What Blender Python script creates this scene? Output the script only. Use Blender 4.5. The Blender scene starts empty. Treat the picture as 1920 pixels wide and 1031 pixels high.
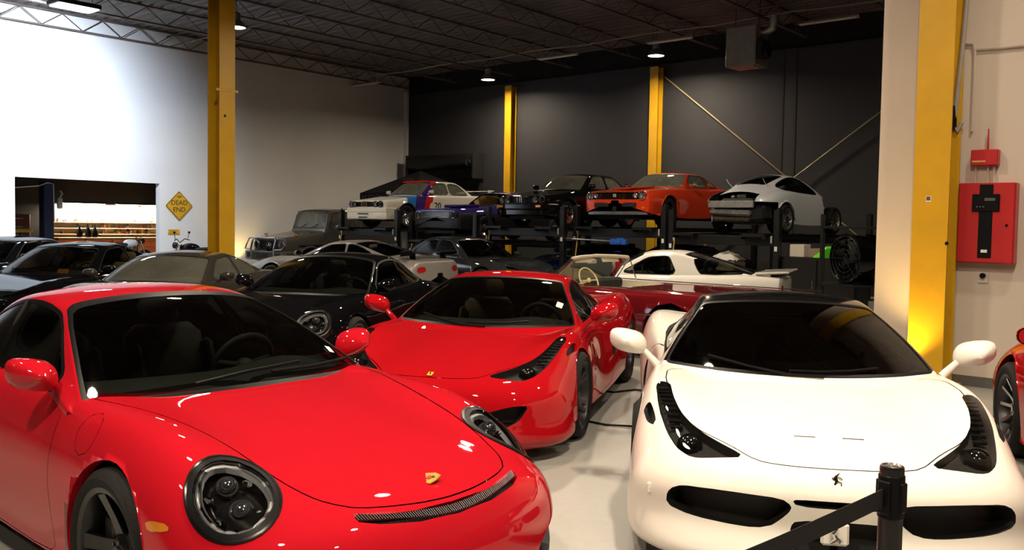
import bpy, bmesh, math, random
import numpy as np
from mathutils import Vector, Matrix

SC = bpy.context.scene
COL = SC.collection
PI = math.pi
random.seed(7)

# ------------------------------------------------------------------ camera
W_PX, H_PX, F_PX = 1920.0, 1031.0, 1700.0
CAM_H, PITCH, ROLL, CY = 1.645, 0.047, 0.0165, 500.0
cd = bpy.data.cameras.new('camera')
cam = bpy.data.objects.new('camera', cd)
COL.objects.link(cam)
cd.sensor_width = 36.0
cd.lens = 36.0 * F_PX / W_PX
cd.shift_y = -(H_PX / 2 - CY) / W_PX
cd.clip_end = 300
_F = Vector((0, math.cos(PITCH), -math.sin(PITCH)))
_U = Vector((0, math.sin(PITCH), math.cos(PITCH)))
_R = Vector((1, 0, 0))
_R2 = _R * math.cos(ROLL) + _U * math.sin(ROLL)
_U2 = -_R * math.sin(ROLL) + _U * math.cos(ROLL)
cam.matrix_world = Matrix(((_R2.x, _U2.x, -_F.x, 0), (_R2.y, _U2.y, -_F.y, 0), (_R2.z, _U2.z, -_F.z, CAM_H), (0, 0, 0, 1)))
SC.camera = cam

# ------------------------------------------------------------------ world and exposure
wd = bpy.data.worlds.new('world')
SC.world = wd
wd.use_nodes = True
wd.node_tree.nodes['Background'].inputs[0].default_value = (0.9, 0.85, 0.8, 1)
wd.node_tree.nodes['Background'].inputs[1].default_value = 0.02
SC.view_settings.view_transform = 'Standard'
SC.view_settings.look = 'None'
SC.view_settings.exposure = 0.0
SC.view_settings.gamma = 1.0
SC.view_settings.use_curve_mapping = False
LAMP_POWER = 0.75
SC.cycles.use_light_tree = False; SC.cycles.max_bounces = 5; SC.cycles.diffuse_bounces = 2; SC.cycles.glossy_bounces = 3; SC.cycles.transparent_max_bounces = 10
SC.cycles.use_adaptive_sampling = True; SC.cycles.adaptive_threshold = 0.03
SC.cycles.caustics_reflective = False; SC.cycles.caustics_refractive = False

# ------------------------------------------------------------------ materials
MATS = {}
def mat(name, col, rough=0.5, metal=0.0, coat=0.0, spec=0.5, var=0.06, vscale=6.0, bump=0.0, bscale=60.0, emit=None, estr=0.0, coat_rough=0.03):
    if name in MATS: return MATS[name]
    m = bpy.data.materials.new(name); m.use_nodes = True
    nt = m.node_tree; b = nt.nodes['Principled BSDF']
    b.inputs['Roughness'].default_value = rough
    b.inputs['Metallic'].default_value = metal
    b.inputs['Coat Weight'].default_value = coat
    b.inputs['Coat Roughness'].default_value = coat_rough
    b.inputs['Specular IOR Level'].default_value = spec
    c = (col[0], col[1], col[2], 1)
    tc = nt.nodes.new('ShaderNodeTexCoord')
    if var > 0:
        n = nt.nodes.new('ShaderNodeTexNoise'); n.inputs['Scale'].default_value = vscale; n.inputs['Detail'].default_value = 4
        r = nt.nodes.new('ShaderNodeValToRGB')
        r.color_ramp.elements[0].position = 0.3; r.color_ramp.elements[1].position = 0.7
        r.color_ramp.elements[0].color = (c[0]*(1-var), c[1]*(1-var), c[2]*(1-var), 1)
        r.color_ramp.elements[1].color = (min(1, c[0]*(1+var)), min(1, c[1]*(1+var)), min(1, c[2]*(1+var)), 1)
        nt.links.new(tc.outputs['Object'], n.inputs['Vector']); nt.links.new(n.outputs['Fac'], r.inputs['Fac'])
        nt.links.new(r.outputs['Color'], b.inputs['Base Color'])
    else:
        b.inputs['Base Color'].default_value = c
    if bump > 0:
        n2 = nt.nodes.new('ShaderNodeTexNoise'); n2.inputs['Scale'].default_value = bscale
        bp = nt.nodes.new('ShaderNodeBump'); bp.inputs['Strength'].default_value = bump; bp.inputs['Distance'].default_value = 0.01
        nt.links.new(tc.outputs['Object'], n2.inputs['Vector']); nt.links.new(n2.outputs['Fac'], bp.inputs['Height']); nt.links.new(bp.outputs['Normal'], b.inputs['Normal'])
    if emit:
        b.inputs['Emission Color'].default_value = (emit[0], emit[1], emit[2], 1); b.inputs['Emission Strength'].default_value = estr
    MATS[name] = m
    return m

def paint(name, col, rough=0.35, metal=0.0, var=0.02):
    return mat(name, col, rough=rough, metal=metal, coat=1.0, spec=0.0, var=var, vscale=3.0, coat_rough=.015)

def glass(name, tint=(0.5, 0.52, 0.5), refl=1.0, dust_haze=0.0, dcol=(.55, .55, .45)):
    if name in MATS: return MATS[name]
    m = bpy.data.materials.new(name); m.use_nodes = True
    nt = m.node_tree; nt.nodes.remove(nt.nodes['Principled BSDF'])
    out = nt.nodes['Material Output']
    t = nt.nodes.new('ShaderNodeBsdfTransparent'); t.inputs[0].default_value = (*tint, 1)
    g = nt.nodes.new('ShaderNodeBsdfGlossy'); g.inputs['Roughness'].default_value = 0.02; g.inputs[0].default_value = (refl, refl, refl, 1)
    fr = nt.nodes.new('ShaderNodeFresnel'); fr.inputs[0].default_value = 1.5
    mx = nt.nodes.new('ShaderNodeMixShader')
    nt.links.new(fr.outputs[0], mx.inputs[0]); nt.links.new(t.outputs[0], mx.inputs[1]); nt.links.new(g.outputs[0], mx.inputs[2])
    last = mx
    if dust_haze > 0:      # dusty film, its pale tone also standing for reflections and the wall behind
        df = nt.nodes.new('ShaderNodeBsdfDiffuse'); df.inputs[0].default_value = (*dcol, 1)
        tc = nt.nodes.new('ShaderNodeTexCoord'); n = nt.nodes.new('ShaderNodeTexNoise'); n.inputs['Scale'].default_value = 3.0
        rr = nt.nodes.new('ShaderNodeMapRange'); rr.inputs[3].default_value = dust_haze*.6; rr.inputs[4].default_value = dust_haze*1.4
        m2 = nt.nodes.new('ShaderNodeMixShader')
        nt.links.new(tc.outputs['Object'], n.inputs['Vector']); nt.links.new(n.outputs['Fac'], rr.inputs[0]); nt.links.new(rr.outputs[0], m2.inputs[0])
        nt.links.new(mx.outputs[0], m2.inputs[1]); nt.links.new(df.outputs[0], m2.inputs[2]); last = m2
    nt.links.new(last.outputs[0], out.inputs['Surface'])
    MATS[name] = m
    return m

RUBBER = mat('rubber', (0.007, 0.007, 0.007), 0.7, spec=.25, var=0.2, bump=0.2)
BLACKP = mat('black_plastic', (0.006, 0.006, 0.007), 0.4, spec=.12, var=0.1)
RINGPALE = mat('ring_chrome_pale', (0.75, 0.75, 0.76), 0.2, metal=0.25, coat=.5, var=0.03)  # pale tone paints in the bright reflection of the chrome lamp ring
PROJ = mat('projector_glass', (0.22, 0.22, 0.23), 0.12, metal=0.9, var=0.1)
GLOSSB = mat('gloss_black', (0.006, 0.006, 0.006), 0.15, coat=1.0, spec=.1, var=0.05)
CHROME = mat('chrome', (0.75, 0.75, 0.76), 0.12, metal=1.0, var=0.03)
ALLOY = mat('alloy_silver', (0.45, 0.45, 0.46), 0.3, metal=1.0, var=0.06)
DALLOY = mat('alloy_dark', (0.05, 0.05, 0.055), 0.35, metal=0.8, var=0.1)
BALLOY = mat('alloy_black', (0.006, 0.006, 0.006), 0.3, metal=0.1, spec=.3, coat=0.3, var=0.1)
DISC = mat('brake_disc', (0.25, 0.24, 0.23), 0.35, metal=1.0, var=0.1)
INTER = mat('interior_black', (0.012, 0.012, 0.012), 0.7, var=0.2, bump=0.15, bscale=200)
INTGREY = mat('interior_charcoal', (0.045, 0.045, 0.045), 0.65, var=0.15, bump=0.15, bscale=200)
INTAN = mat('interior_tan', (0.42, 0.27, 0.10), 0.55, var=0.1, bump=0.1, bscale=200)
GRILLE = mat('grille_mesh', (0.004, 0.004, 0.004), 0.6, var=0.3, vscale=200)
LENSC = glass('lens_clear', (0.85, 0.86, 0.88))
GLASS = glass('window_glass', (0.42, 0.46, 0.43))
GLASSD = glass('window_tinted', (0.10, 0.10, 0.10))
GLASSL = glass('window_light', (0.72, 0.78, 0.74), dust_haze=.22)
GLASSU = glass('window_dusty_haze', (0.5, 0.52, 0.48), dust_haze=.12)
REDLENS = mat('red_lens', (0.35, 0.01, 0.01), 0.15, coat=1.0, var=0.1)
AMBER = mat('amber_lens', (0.6, 0.2, 0.02), 0.15, coat=1.0, var=0.1)
WHITEP = mat('white_print', (0.75, 0.75, 0.72), 0.5, var=0.03)
STEELB = mat('black_steel', (0.008, 0.008, 0.009), 0.45, var=0.2, metal=0.3)
GAP = mat('panel_gap', (0.003, 0.003, 0.003), 0.8, var=0.1)

# ------------------------------------------------------------------ object helpers
def tag(o, label=None, cat=None, group=None, kind=None):
    if label: o['label'] = label
    if cat: o['category'] = cat
    if group: o['group'] = group
    if kind: o['kind'] = kind
    return o

def empty(name, loc=(0, 0, 0), rz=0.0, label=None, cat=None, group=None):
    o = bpy.data.objects.new(name, None); COL.objects.link(o)
    o.location = loc; o.rotation_euler = (0, 0, rz); o.empty_display_size = 0.2
    return tag(o, label, cat, group)

def link(name, me, parent=None, loc=(0, 0, 0), rot=(0, 0, 0), scale=(1, 1, 1)):
    o = bpy.data.objects.new(name, me); COL.objects.link(o)
    o.location = loc; o.rotation_euler = rot; o.scale = scale
    if parent is not None: o.parent = parent
    return o

class MB:
    """collects primitive shapes and builds ONE mesh"""
    def __init__(s): s.v = []; s.f = []; s.m = []; s.cur = 0
    def add(s, vs, fs):
        k = len(s.v); s.v += [tuple(p) for p in vs]
        for f in fs: s.f.append(tuple(i + k for i in f)); s.m.append(s.cur)
        return s
    def box(s, c, d, rot=None, bev=0.0):
        x, y, z = d[0]/2, d[1]/2, d[2]/2
        if bev > 0:
            b = min(bev, x*.99, y*.99, z*.99)
            pts = []; 
            for sx in (-1, 1):
                for sy in (-1, 1):
                    for sz in (-1, 1):
                        pts += [(sx*x, sy*(y-b), sz*(z-b)), (sx*(x-b), sy*y, sz*(z-b)), (sx*(x-b), sy*(y-b), sz*z)]
            bm = bmesh.new()
            for p in pts: bm.verts.new(p)
            r = bmesh.ops.convex_hull(bm, input=bm.verts)
            bm.verts.ensure_lookup_table()
            bmesh.ops.dissolve_limit(bm, angle_limit=0.02, verts=bm.verts, edges=bm.edges)
            bm.verts.index_update()
            vs = [v.co.copy() for v in bm.verts]; fs = [[v.index for v in f.verts] for f in bm.faces]; bm.free()
        else:
            vs = [Vector((sx*x, sy*y, sz*z)) for sx in (-1, 1) for sy in (-1, 1) for sz in (-1, 1)]
            fs = [(0, 1, 3, 2), (4, 6, 7, 5), (0, 4, 5, 1), (2, 3, 7, 6), (0, 2, 6, 4), (1, 5, 7, 3)]
        if rot is not None:
            vs = [rot @ Vector(p) for p in vs]
        c = Vector(c)
        return s.add([Vector(p) + c for p in vs], fs)
    def cyl(s, p0, p1, r0, r1=None, n=16, caps=True):
        r1 = r0 if r1 is None else r1
        p0 = Vector(p0); p1 = Vector(p1); a = (p1 - p0).normalized()
        u = a.orthogonal().normalized(); w = a.cross(u)
        vs = []
        for p, r in ((p0, r0), (p1, r1)):
            for i in range(n):
                t = 2*PI*i/n; vs.append(p + (u*math.cos(t) + w*math.sin(t))*r)
        fs = [(i, (i+1) % n, n+(i+1) % n, n+i) for i in range(n)]
        if caps: fs += [tuple(range(n-1, -1, -1)), tuple(range(n, 2*n))]
        return s.add(vs, fs)
    def tube(s, path, r, n=8, closed=False):
        P = [Vector(p) for p in path]; m = len(P); vs = []
        pu = None
        for i in range(m):
            a = (P[(i+1) % m] - P[i-1]) if (closed or 0 < i < m-1) else (P[1]-P[0] if i == 0 else P[-1]-P[-2])
            a.normalize()
            u = a.orthogonal().normalized() if pu is None else (pu - a*pu.dot(a)).normalized()
            pu = u; w = a.cross(u)
            rr = r[i] if isinstance(r, (list, tuple)) else r
            for k in range(n):
                t = 2*PI*k/n; vs.append(P[i] + (u*math.cos(t) + w*math.sin(t))*rr)
        fs = []
        for i in range(m if closed else m-1):
            j = (i+1) % m
            for k in range(n): fs.append((i*n+k, i*n+(k+1) % n, j*n+(k+1) % n, j*n+k))
        if not closed: fs += [tuple(range(n-1, -1, -1)), tuple(range((m-1)*n, m*n))]
        return s.add(vs, fs)
    def lathe(s, prof, c=(0, 0, 0), axis='z', n=32, a0=0.0, a1=2*PI):
        full = abs(a1-a0-2*PI) < 1e-6; k = n if full else n+1
        vs = []
        for r, h in prof:
            for i in range(k):
                t = a0+(a1-a0)*i/n; x, y = r*math.cos(t), r*math.sin(t)
                p = (x, y, h) if axis == 'z' else ((x, h, y) if axis == 'y' else (h, x, y))
                vs.append(Vector(p)+Vector(c))
        fs = []
        for j in range(len(prof)-1):
            for i in range(n):
                i2 = (i+1) % k
                fs.append((j*k+i, j*k+i2, (j+1)*k+i2, (j+1)*k+i))
        return s.add(vs, fs)
    def ball(s, c, r, n=16, m=10, rot=None):
        rx, ry, rz = (r, r, r) if not isinstance(r, (tuple, list)) else r
        vs = []
        for j in range(m+1):
            ph = -PI/2+PI*j/m
            for i in range(n):
                t = 2*PI*i/n
                p = Vector((rx*math.cos(ph)*math.cos(t), ry*math.cos(ph)*math.sin(t), rz*math.sin(ph)))
                if rot is not None: p = rot @ p
                vs.append(p+Vector(c))
        fs = [(j*n+i, j*n+(i+1) % n, (j+1)*n+(i+1) % n, (j+1)*n+i) for j in range(m) for i in range(n)]
        return s.add(vs, fs)
    def prism(s, poly, h0, h1, axis='z'):
        n = len(poly)
        def P(a, b, h): return (a, b, h) if axis == 'z' else ((a, h, b) if axis == 'y' else (h, a, b))
        vs = [P(a, b, h0) for a, b in poly]+[P(a, b, h1) for a, b in poly]
        fs = [tuple(range(n-1, -1, -1)), tuple(range(n, 2*n))]+[(i, (i+1) % n, n+(i+1) % n, n+i) for i in range(n)]
        return s.add(vs, fs)
    def mesh(s, name, mats, sharp=35):
        me = bpy.data.meshes.new(name)
        me.from_pydata([tuple(p) for p in s.v], [], s.f)
        mats = mats if isinstance(mats, (list, tuple)) else [mats]
        for m in mats: me.materials.append(m)
        if len(mats) > 1: me.polygons.foreach_set('material_index', s.m)
        bm = bmesh.new(); bm.from_mesh(me)
        bmesh.ops.recalc_face_normals(bm, faces=bm.faces); bm.to_mesh(me); bm.free()
        me.polygons.foreach_set('use_smooth', [True]*len(me.polygons))
        me.set_sharp_from_angle(angle=math.radians(sharp))
        return me
    def build(s, name, mats, parent=None, loc=(0, 0, 0), rot=(0, 0, 0), sharp=35):
        return link(name, s.mesh(name, mats, sharp), parent, loc, rot)

def RX(a): return Matrix.Rotation(a, 3, 'X')
def RY(a): return Matrix.Rotation(a, 3, 'Y')
def RZ(a): return Matrix.Rotation(a, 3, 'Z')

def text_mesh(txt, size, depth=0.002, align='CENTER'):
    cu = bpy.data.curves.new('lettering', 'FONT'); cu.body = txt; cu.size = size; cu.extrude = depth
    cu.align_x = align; cu.align_y = 'CENTER'; cu.resolution_u = 3
    o = bpy.data.objects.new('lettering', cu); COL.objects.link(o)
    dg = bpy.context.evaluated_depsgraph_get()
    me = bpy.data.meshes.new_from_object(o.evaluated_get(dg))
    bpy.data.objects.remove(o); bpy.data.curves.remove(cu)
    return me

def lettering(txt, size, m, parent, loc, rot, name='lettering', depth=0.002):
    me = text_mesh(txt, size, depth); me.materials.clear(); me.materials.append(m)
    return link(name, me, parent, loc, rot)

def copy_tree(o, parent=None):
    c = o.copy(); COL.objects.link(c); c.parent = parent
    for ch in list(o.children): copy_tree(ch, c)
    return c
# ------------------------------------------------------------------ trimmed spline surfaces (car panels)
def _bs(P, axis, sub, filt=1.0):
    P = np.moveaxis(P, axis, 0)
    E = np.concatenate([2*P[:1]-P[1:2], P, 2*P[-1:]-P[-2:-1]])
    Q = P-filt/6.0*(E[:-2]-2*P+E[2:])
    Q = np.concatenate([2*Q[:1]-Q[1:2], Q, 2*Q[-1:]-Q[-2:-1]])
    n = P.shape[0]
    t = np.linspace(0, n-1, (n-1)*sub+1); i = np.minimum(t.astype(int), n-2); u = t-i
    b = [(1-u)**3/6, (3*u**3-6*u**2+4)/6, (-3*u**3+3*u**2+3*u+1)/6, u**3/6]
    sh = (-1,)+(1,)*(P.ndim-1)
    R = sum(b[k].reshape(sh)*Q[i+k] for k in range(4))
    return np.moveaxis(R, 0, axis), t

class Surf:
    def __init__(s, V, N, UV, Q): s.V, s.N, s.UV, s.Q = V, N, UV, Q
    @staticmethod
    def net(rows, su, sv):
        P = np.array(rows, float)                     # stations x rails(half) x 3
        M = P[:, :0:-1].copy(); M[..., 1] *= -1
        full = np.concatenate([M, P], 1)
        nr = P.shape[1]
        G, u = _bs(full, 0, su); G, v = _bs(G, 1, sv)
        v = v-(nr-1)
        du = np.gradient(G, axis=0); dv = np.gradient(G, axis=1)
        N = np.cross(dv, du); N /= np.linalg.norm(N, axis=2, keepdims=True)+1e-12
        a, b = G.shape[:2]
        uu, vv = np.meshgrid(u, v, indexing='ij')
        idx = np.arange(a*b).reshape(a, b)
        Q = np.stack([idx[:-1, :-1], idx[:-1, 1:], idx[1:, 1:], idx[1:, :-1]], -1).reshape(-1, 4)
        return Surf(G.reshape(-1, 3), N.reshape(-1, 3), np.stack([uu, vv], -1).reshape(-1, 2), Q)
    def compact(s):
        u, inv = np.unique(s.Q, return_inverse=True)
        return Surf(s.V[u], s.N[u], s.UV[u], inv.reshape(-1, 4))
    def empty(s): return len(s.Q) == 0
    def split(s, f):
        """f(surf) -> value per vertex, negative inside; returns (inside, outside)"""
        val = np.asarray(f(s), float).copy()
        val[np.abs(val) < 1e-7] = 1e-7
        ins = val < 0
        c = ins[s.Q]; al = c.all(1); an = c.any(1)
        Qi = s.Q[al]; Qo = s.Q[~an]; cr = s.Q[an & ~al]
        if len(cr) == 0:
            return tuple(Surf(s.V, s.N, s.UV, q).compact() if len(q) else Surf(s.V, s.N, s.UV, q) for q in (Qi, Qo))
        V = []; N = []; U = []; base = len(s.V); cache = {}
        def cut(a, b):
            k = (a, b) if a < b else (b, a)
            if k not in cache:
                t = val[k[0]]/(val[k[0]]-val[k[1]])
                cache[k] = base+len(V)
                V.append(s.V[k[0]]*(1-t)+s.V[k[1]]*t); N.append(s.N[k[0]]*(1-t)+s.N[k[1]]*t); U.append(s.UV[k[0]]*(1-t)+s.UV[k[1]]*t)
            return cache[k]
        ni = []; no = []
        def emit(L, p):
            if len(p) < 3: return
            if len(p) == 3: L.append((p[0], p[1], p[2], p[2]))
            else:
                L.append((p[0], p[1], p[2], p[3])); 
                if len(p) > 4: emit(L, [p[0]]+p[3:])
        for q in cr.tolist():
            p = [q[0]]
            for k in q[1:]:
                if k != p[-1]: p.append(k)
            if p[-1] == p[0] and len(p) > 1: p.pop()
            A = []; B = []
            for k in range(len(p)):
                a, b = p[k], p[(k+1) % len(p)]
                (A if ins[a] else B).append(a)
                if ins[a] != ins[b]:
                    m = cut(a, b); A.append(m); B.append(m)
            emit(ni, A); emit(no, B)
        V2 = np.concatenate([s.V, np.array(V)]); N2 = np.concatenate([s.N, np.array(N)]); U2 = np.concatenate([s.UV, np.array(U)])
        N2 /= np.linalg.norm(N2, axis=1, keepdims=True)+1e-12
        mk = lambda a, l: np.concatenate([a.reshape(-1, 4), np.array(l, int).reshape(-1, 4)])
        return Surf(V2, N2, U2, mk(Qi, ni)).compact(), Surf(V2, N2, U2, mk(Qo, no)).compact()
    def join(s, t):
        if not len(t.Q): return s
        if not len(s.Q): return t
        return Surf(np.concatenate([s.V, t.V]), np.concatenate([s.N, t.N]), np.concatenate([s.UV, t.UV]), np.concatenate([s.Q, t.Q+len(s.V)]))
    def band(s, f, w0, w1):
        """(band where w0 < f < w1, rest)"""
        a, out = s.split(lambda q: f(q)-w1)
        if a.empty(): return a, out
        i, ring = a.split(lambda q: f(q)-w0)
        return ring, out.join(i)
    def offset(s, d): return Surf(s.V+s.N*d, s.N, s.UV, s.Q)
    def moved(s, vec): return Surf(s.V+np.array(vec), s.N, s.UV, s.Q)
    def edges(s):
        Q = s.Q
        e = np.concatenate([Q[:, [0, 1]], Q[:, [1, 2]], Q[:, [2, 3]], Q[:, [3, 0]]]); e = e[e[:, 0] != e[:, 1]]
        k = np.sort(e, 1); key = k[:, 0].astype(np.int64)*(len(s.V)+1)+k[:, 1]
        u, ix, ct = np.unique(key, return_index=True, return_counts=True)
        return e[ix[ct == 1]]
    def wall(s, T, sel=None):
        """strip of faces from the border of s to the same border of T (same topology)"""
        e = s.edges()
        if sel is not None:
            mid = (s.V[e[:, 0]]+s.V[e[:, 1]])/2; e = e[sel(mid)]
        if len(e) == 0: return None
        a, b = e[:, 0], e[:, 1]
        V = np.stack([s.V[a], s.V[b], T.V[b], T.V[a]], 1)
        n = np.cross(V[:, 1]-V[:, 0], V[:, 3]-V[:, 0]); n /= np.linalg.norm(n, axis=1, keepdims=True)+1e-12
        N = np.repeat(n[:, None], 4, 1)
        return Surf(V.reshape(-1, 3), N.reshape(-1, 3), np.zeros((len(e)*4, 2)), np.arange(len(e)*4).reshape(-1, 4))

def surf_obj(name, parts, mats, parent):
    """parts: list of (Surf, material slot)"""
    parts = [(p, m) for p, m in parts if p is not None and len(p.Q)]
    if not parts: return None
    V = np.concatenate([p.V for p, m in parts]); N = np.concatenate([p.N for p, m in parts])
    key = np.round(V*2e4).astype(np.int64)
    _, first, inv = np.unique(key, axis=0, return_index=True, return_inverse=True); inv = inv.reshape(-1)
    VW = V[first]
    fs = []; mi = []; ln = []; k = 0
    for p, m in parts:
        for q in (p.Q+k).tolist():
            t = []; src = []
            for i in q:
                w = int(inv[i])
                if w not in t: t.append(w); src.append(i)
            if len(t) >= 3: fs.append(t); mi.append(m); ln += src
        k += len(p.V)
    me = bpy.data.meshes.new(name); me.from_pydata(VW.tolist(), [], fs)
    mats = mats if isinstance(mats, (list, tuple)) else [mats]
    for m in mats: me.materials.append(m)
    me.polygons.foreach_set('material_index', mi)
    me.polygons.foreach_set('use_smooth', [True]*len(fs))
    me.normals_split_custom_set(N[ln].tolist())
    return link(name, me, parent)

def sdf2(p, poly):
    """signed distance of points p (n,2) to closed polygon, negative inside"""
    poly = np.asarray(poly, float); n = len(poly)
    d = np.full(len(p), 1e9); s = np.ones(len(p))
    for i in range(n):
        a = poly[i]; b = poly[i-1]; e = b-a; w = p-a
        t = np.clip((w@e)/(e@e), 0, 1); q = w-t[:, None]*e
        d = np.minimum(d, (q*q).sum(1))
        c1 = p[:, 1] >= a[1]; c2 = p[:, 1] < b[1]; c3 = e[0]*w[:, 1] > e[1]*w[:, 0]
        fl = (c1 & c2 & c3) | (~c1 & ~c2 & ~c3)
        s = np.where(fl, -s, s)
    return s*np.sqrt(d)

def rounded(poly, it=2, k=.2):
    P = [np.array(p, float) for p in poly]
    for _ in range(it):
        R = []
        for i in range(len(P)):
            a, b = P[i], P[(i+1) % len(P)]
            R += [a*(1-k)+b*k, a*k+b*(1-k)]
        P = R
    return np.array(P)

def f_xy(poly, grow=0.0, zmin=-9): 
    poly = np.asarray(poly, float)
    return lambda s: np.maximum(sdf2(np.stack([s.V[:, 0], np.abs(s.V[:, 1])], 1), poly)-grow, zmin-s.V[:, 2])
def f_xz(poly, grow=0.0, ymin=0.3):
    poly = np.asarray(poly, float)
    return lambda s: np.maximum(sdf2(s.V[:, [0, 2]], poly)-grow, ymin-np.abs(s.V[:, 1]))
def f_yz(poly, grow=0.0, xmin=None, xmax=None, sym=True):
    poly = np.asarray(poly, float)
    def f(s):
        y = np.abs(s.V[:, 1]) if sym else s.V[:, 1]
        d = sdf2(np.stack([y, s.V[:, 2]], 1), poly)-grow
        if xmin is not None: d = np.maximum(d, xmin-s.V[:, 0])
        if xmax is not None: d = np.maximum(d, s.V[:, 0]-xmax)
        return d
    return f
def f_uv(poly, grow=0.0):
    poly = np.asarray(poly, float)
    return lambda s: sdf2(np.stack([s.UV[:, 0], np.abs(s.UV[:, 1])], 1), poly)-grow
def f_disc(c, r, axis, gate=0.3, stretch=1.0):
    """round patch about the axis direction, mirrored on y"""
    c = np.array(c, float); a = np.array(axis, float); a /= np.linalg.norm(a)
    def f(s):
        V = s.V.copy(); V[:, 1] = np.abs(V[:, 1]); q = V-c; h = q@a
        e2 = np.array([-a[2], 0, a[0]]); e2 /= np.linalg.norm(e2); l2 = q@e2
        d = np.sqrt(np.maximum((q*q).sum(1)-h*h-l2*l2+(l2/stretch)**2, 0))-r
        return np.maximum(d, np.abs(h)-gate)
    return f
def rect(a0, a1, b0, b1): return [(a0, b0), (a1, b0), (a1, b1), (a0, b1)]
def ellipse(cx, cy, rx, ry, n=24): return [(cx+rx*math.cos(2*PI*i/n), cy+ry*math.sin(2*PI*i/n)) for i in range(n)]

# ------------------------------------------------------------------ wheels
WHEELS = {}
def wheel_meshes(R, w, rr, style, finish, face):
    """axis along y, outer face towards +y; returns (rim mesh, tyre mesh, disc mesh)"""
    key = (R, w, rr, style, finish.name, face.name)
    if key in WHEELS: return WHEELS[key]
    h = w/2; t = MB()
    sh = min(0.03, (R-rr)*0.4)
    t.lathe([(rr-.01, -h*.9), (rr+.01, -h), ((R+rr)/2, -h*1.05), (R-sh, -h*.98), (R-.006, -h*.78), (R, -h*.4), (R, h*.4), (R-.006, h*.78), (R-sh, h*.98), ((R+rr)/2, h*1.05), (rr+.01, h), (rr-.01, h*.9)], axis='y', n=40)
    for k in (-.45, 0, .45): pass
    tyre = t.mesh('tyre', RUBBER, 40)
    r = MB()
    r.lathe([(rr-.012, -h*.95), (rr-.03, -h*.8), (rr-.05, -h*.2), (rr-.045, h*.5), (rr-.02, h*.9), (rr+.006, h*.97), (rr+.006, h*.9)], axis='y', n=40)
    r.cur = 1
    yo = h*.72
    if style == 'steel':
        r.lathe([(rr-.03, h*.7), (rr-.09, h*.35), (rr*.45, h*.45), (rr*.3, h*.6), (.0, h*.62)], axis='y', n=32)
        r.lathe([(rr*.55, h*.75), (rr*.5, h*.95), (rr*.3, h*1.05), (0, h*1.1)], axis='y', n=32)
    elif style == 'whitewall':
        r.lathe([(rr-.03, h*.75), (rr-.07, h*.9), (rr*.5, h*1.0), (0, h*1.05)], axis='y', n=32)
    else:
        n, wid, split = {'five': (5, .055, 0), 'twin5': (5, .032, .11), 'ten': (10, .024, 0), 'mesh': (12, .016, .05), 'rally': (5, .11, 0), 'multi': (8, .022, .07), 'fan': (9, .05, 0)}[style]
        hub = .062
        r.lathe([(hub+.01, 0), (hub+.012, yo*.55), (hub-.01, yo*.72), (.028, yo*.75), (.026, yo*.85), (0, yo*.86)], axis='y', n=20)
        for i in range(n):
            for sg in ((-1, 1) if split else (0,)):
                a = 2*PI*i/n; a2 = a+sg*split*1.4; a1 = a+sg*split*.35
                p = [(hub*.7, yo*.5), (rr*.5, yo*.72), (rr-.028, yo*1.12)]
                prof = []
                for (rad, yy), ang, ww in zip(p, (a1, (a1+a2)/2, a2), (wid*1.25, wid*.95, wid*1.1)):
                    d = Vector((math.cos(ang), 0, math.sin(ang))); tt = Vector((-d.z, 0, d.x))
                    c = d*rad+Vector((0, yy, 0))
                    prof.append([c-tt*ww/2, c+tt*ww/2, c+tt*ww/2*.8-Vector((0, .03, 0)), c-tt*ww/2*.8-Vector((0, .03, 0))])
                vs = [q for s4 in prof for q in s4]; fs = []
                for k in range(2):
                    for j in range(4): fs.append((k*4+j, k*4+(j+1) % 4, (k+1)*4+(j+1) % 4, (k+1)*4+j))
                r.add(vs, fs+[(0, 1, 2, 3), (8, 9, 10, 11)])
        for i in range(5):
            a = 2*PI*(i+.5)/5; d = Vector((math.cos(a), 0, math.sin(a)))*.045
            r.cyl(d+Vector((0, yo*.6, 0)), d+Vector((0, yo*.8, 0)), .009, n=6)
    rim = r.mesh('wheel', [finish, face], 30)
    b = MB(); b.lathe([(.0, -.01), (rr*.72, -.01), (rr*.72, .02), (.05, .02), (0, .05)], axis='y', n=28)
    b.cur = 1; b.box((rr*.55, .005, rr*.1), (.09, .07, .17), None, .015)
    disc = b.mesh('brake_disc', [DISC, REDLENS if style == 'twin5' else DALLOY], 30)
    WHEELS[key] = (rim, tyre, disc)
    return WHEELS[key]

def add_wheel(car, x, y, R, w, rr, style, finish, face, steer=0.0, z=None):
    rim, tyre, disc = wheel_meshes(R, w, rr, style, finish, face)
    s = 1 if y > 0 else -1
    o = link('wheel', rim, car, (x, y-s*w/2, R if z is None else z), (0, 0, (0 if s > 0 else PI)+steer))
    link('tyre', tyre, o); link('brake_disc', disc, o)
    return o

# ------------------------------------------------------------------ car assembly
def lerp(a, b, t): return a+(b-a)*t

def section(x, zc, ys, zs, yw, zw, yl, zl, sweep=0.0, flat=.15):
    r = [(0, zc), (.42*ys, lerp(zc, zs, flat)), (.80*ys, lerp(zc, zs, .62)), (ys, zs), (lerp(ys, yw, .68), lerp(zs, zw, .36)), (yw, zw), (lerp(yw, yl, .35), lerp(zw, zl, .55)), (yl, zl)]
    return [(x-sweep*(y/yw)**2, y, z) for y, z in r]

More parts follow.
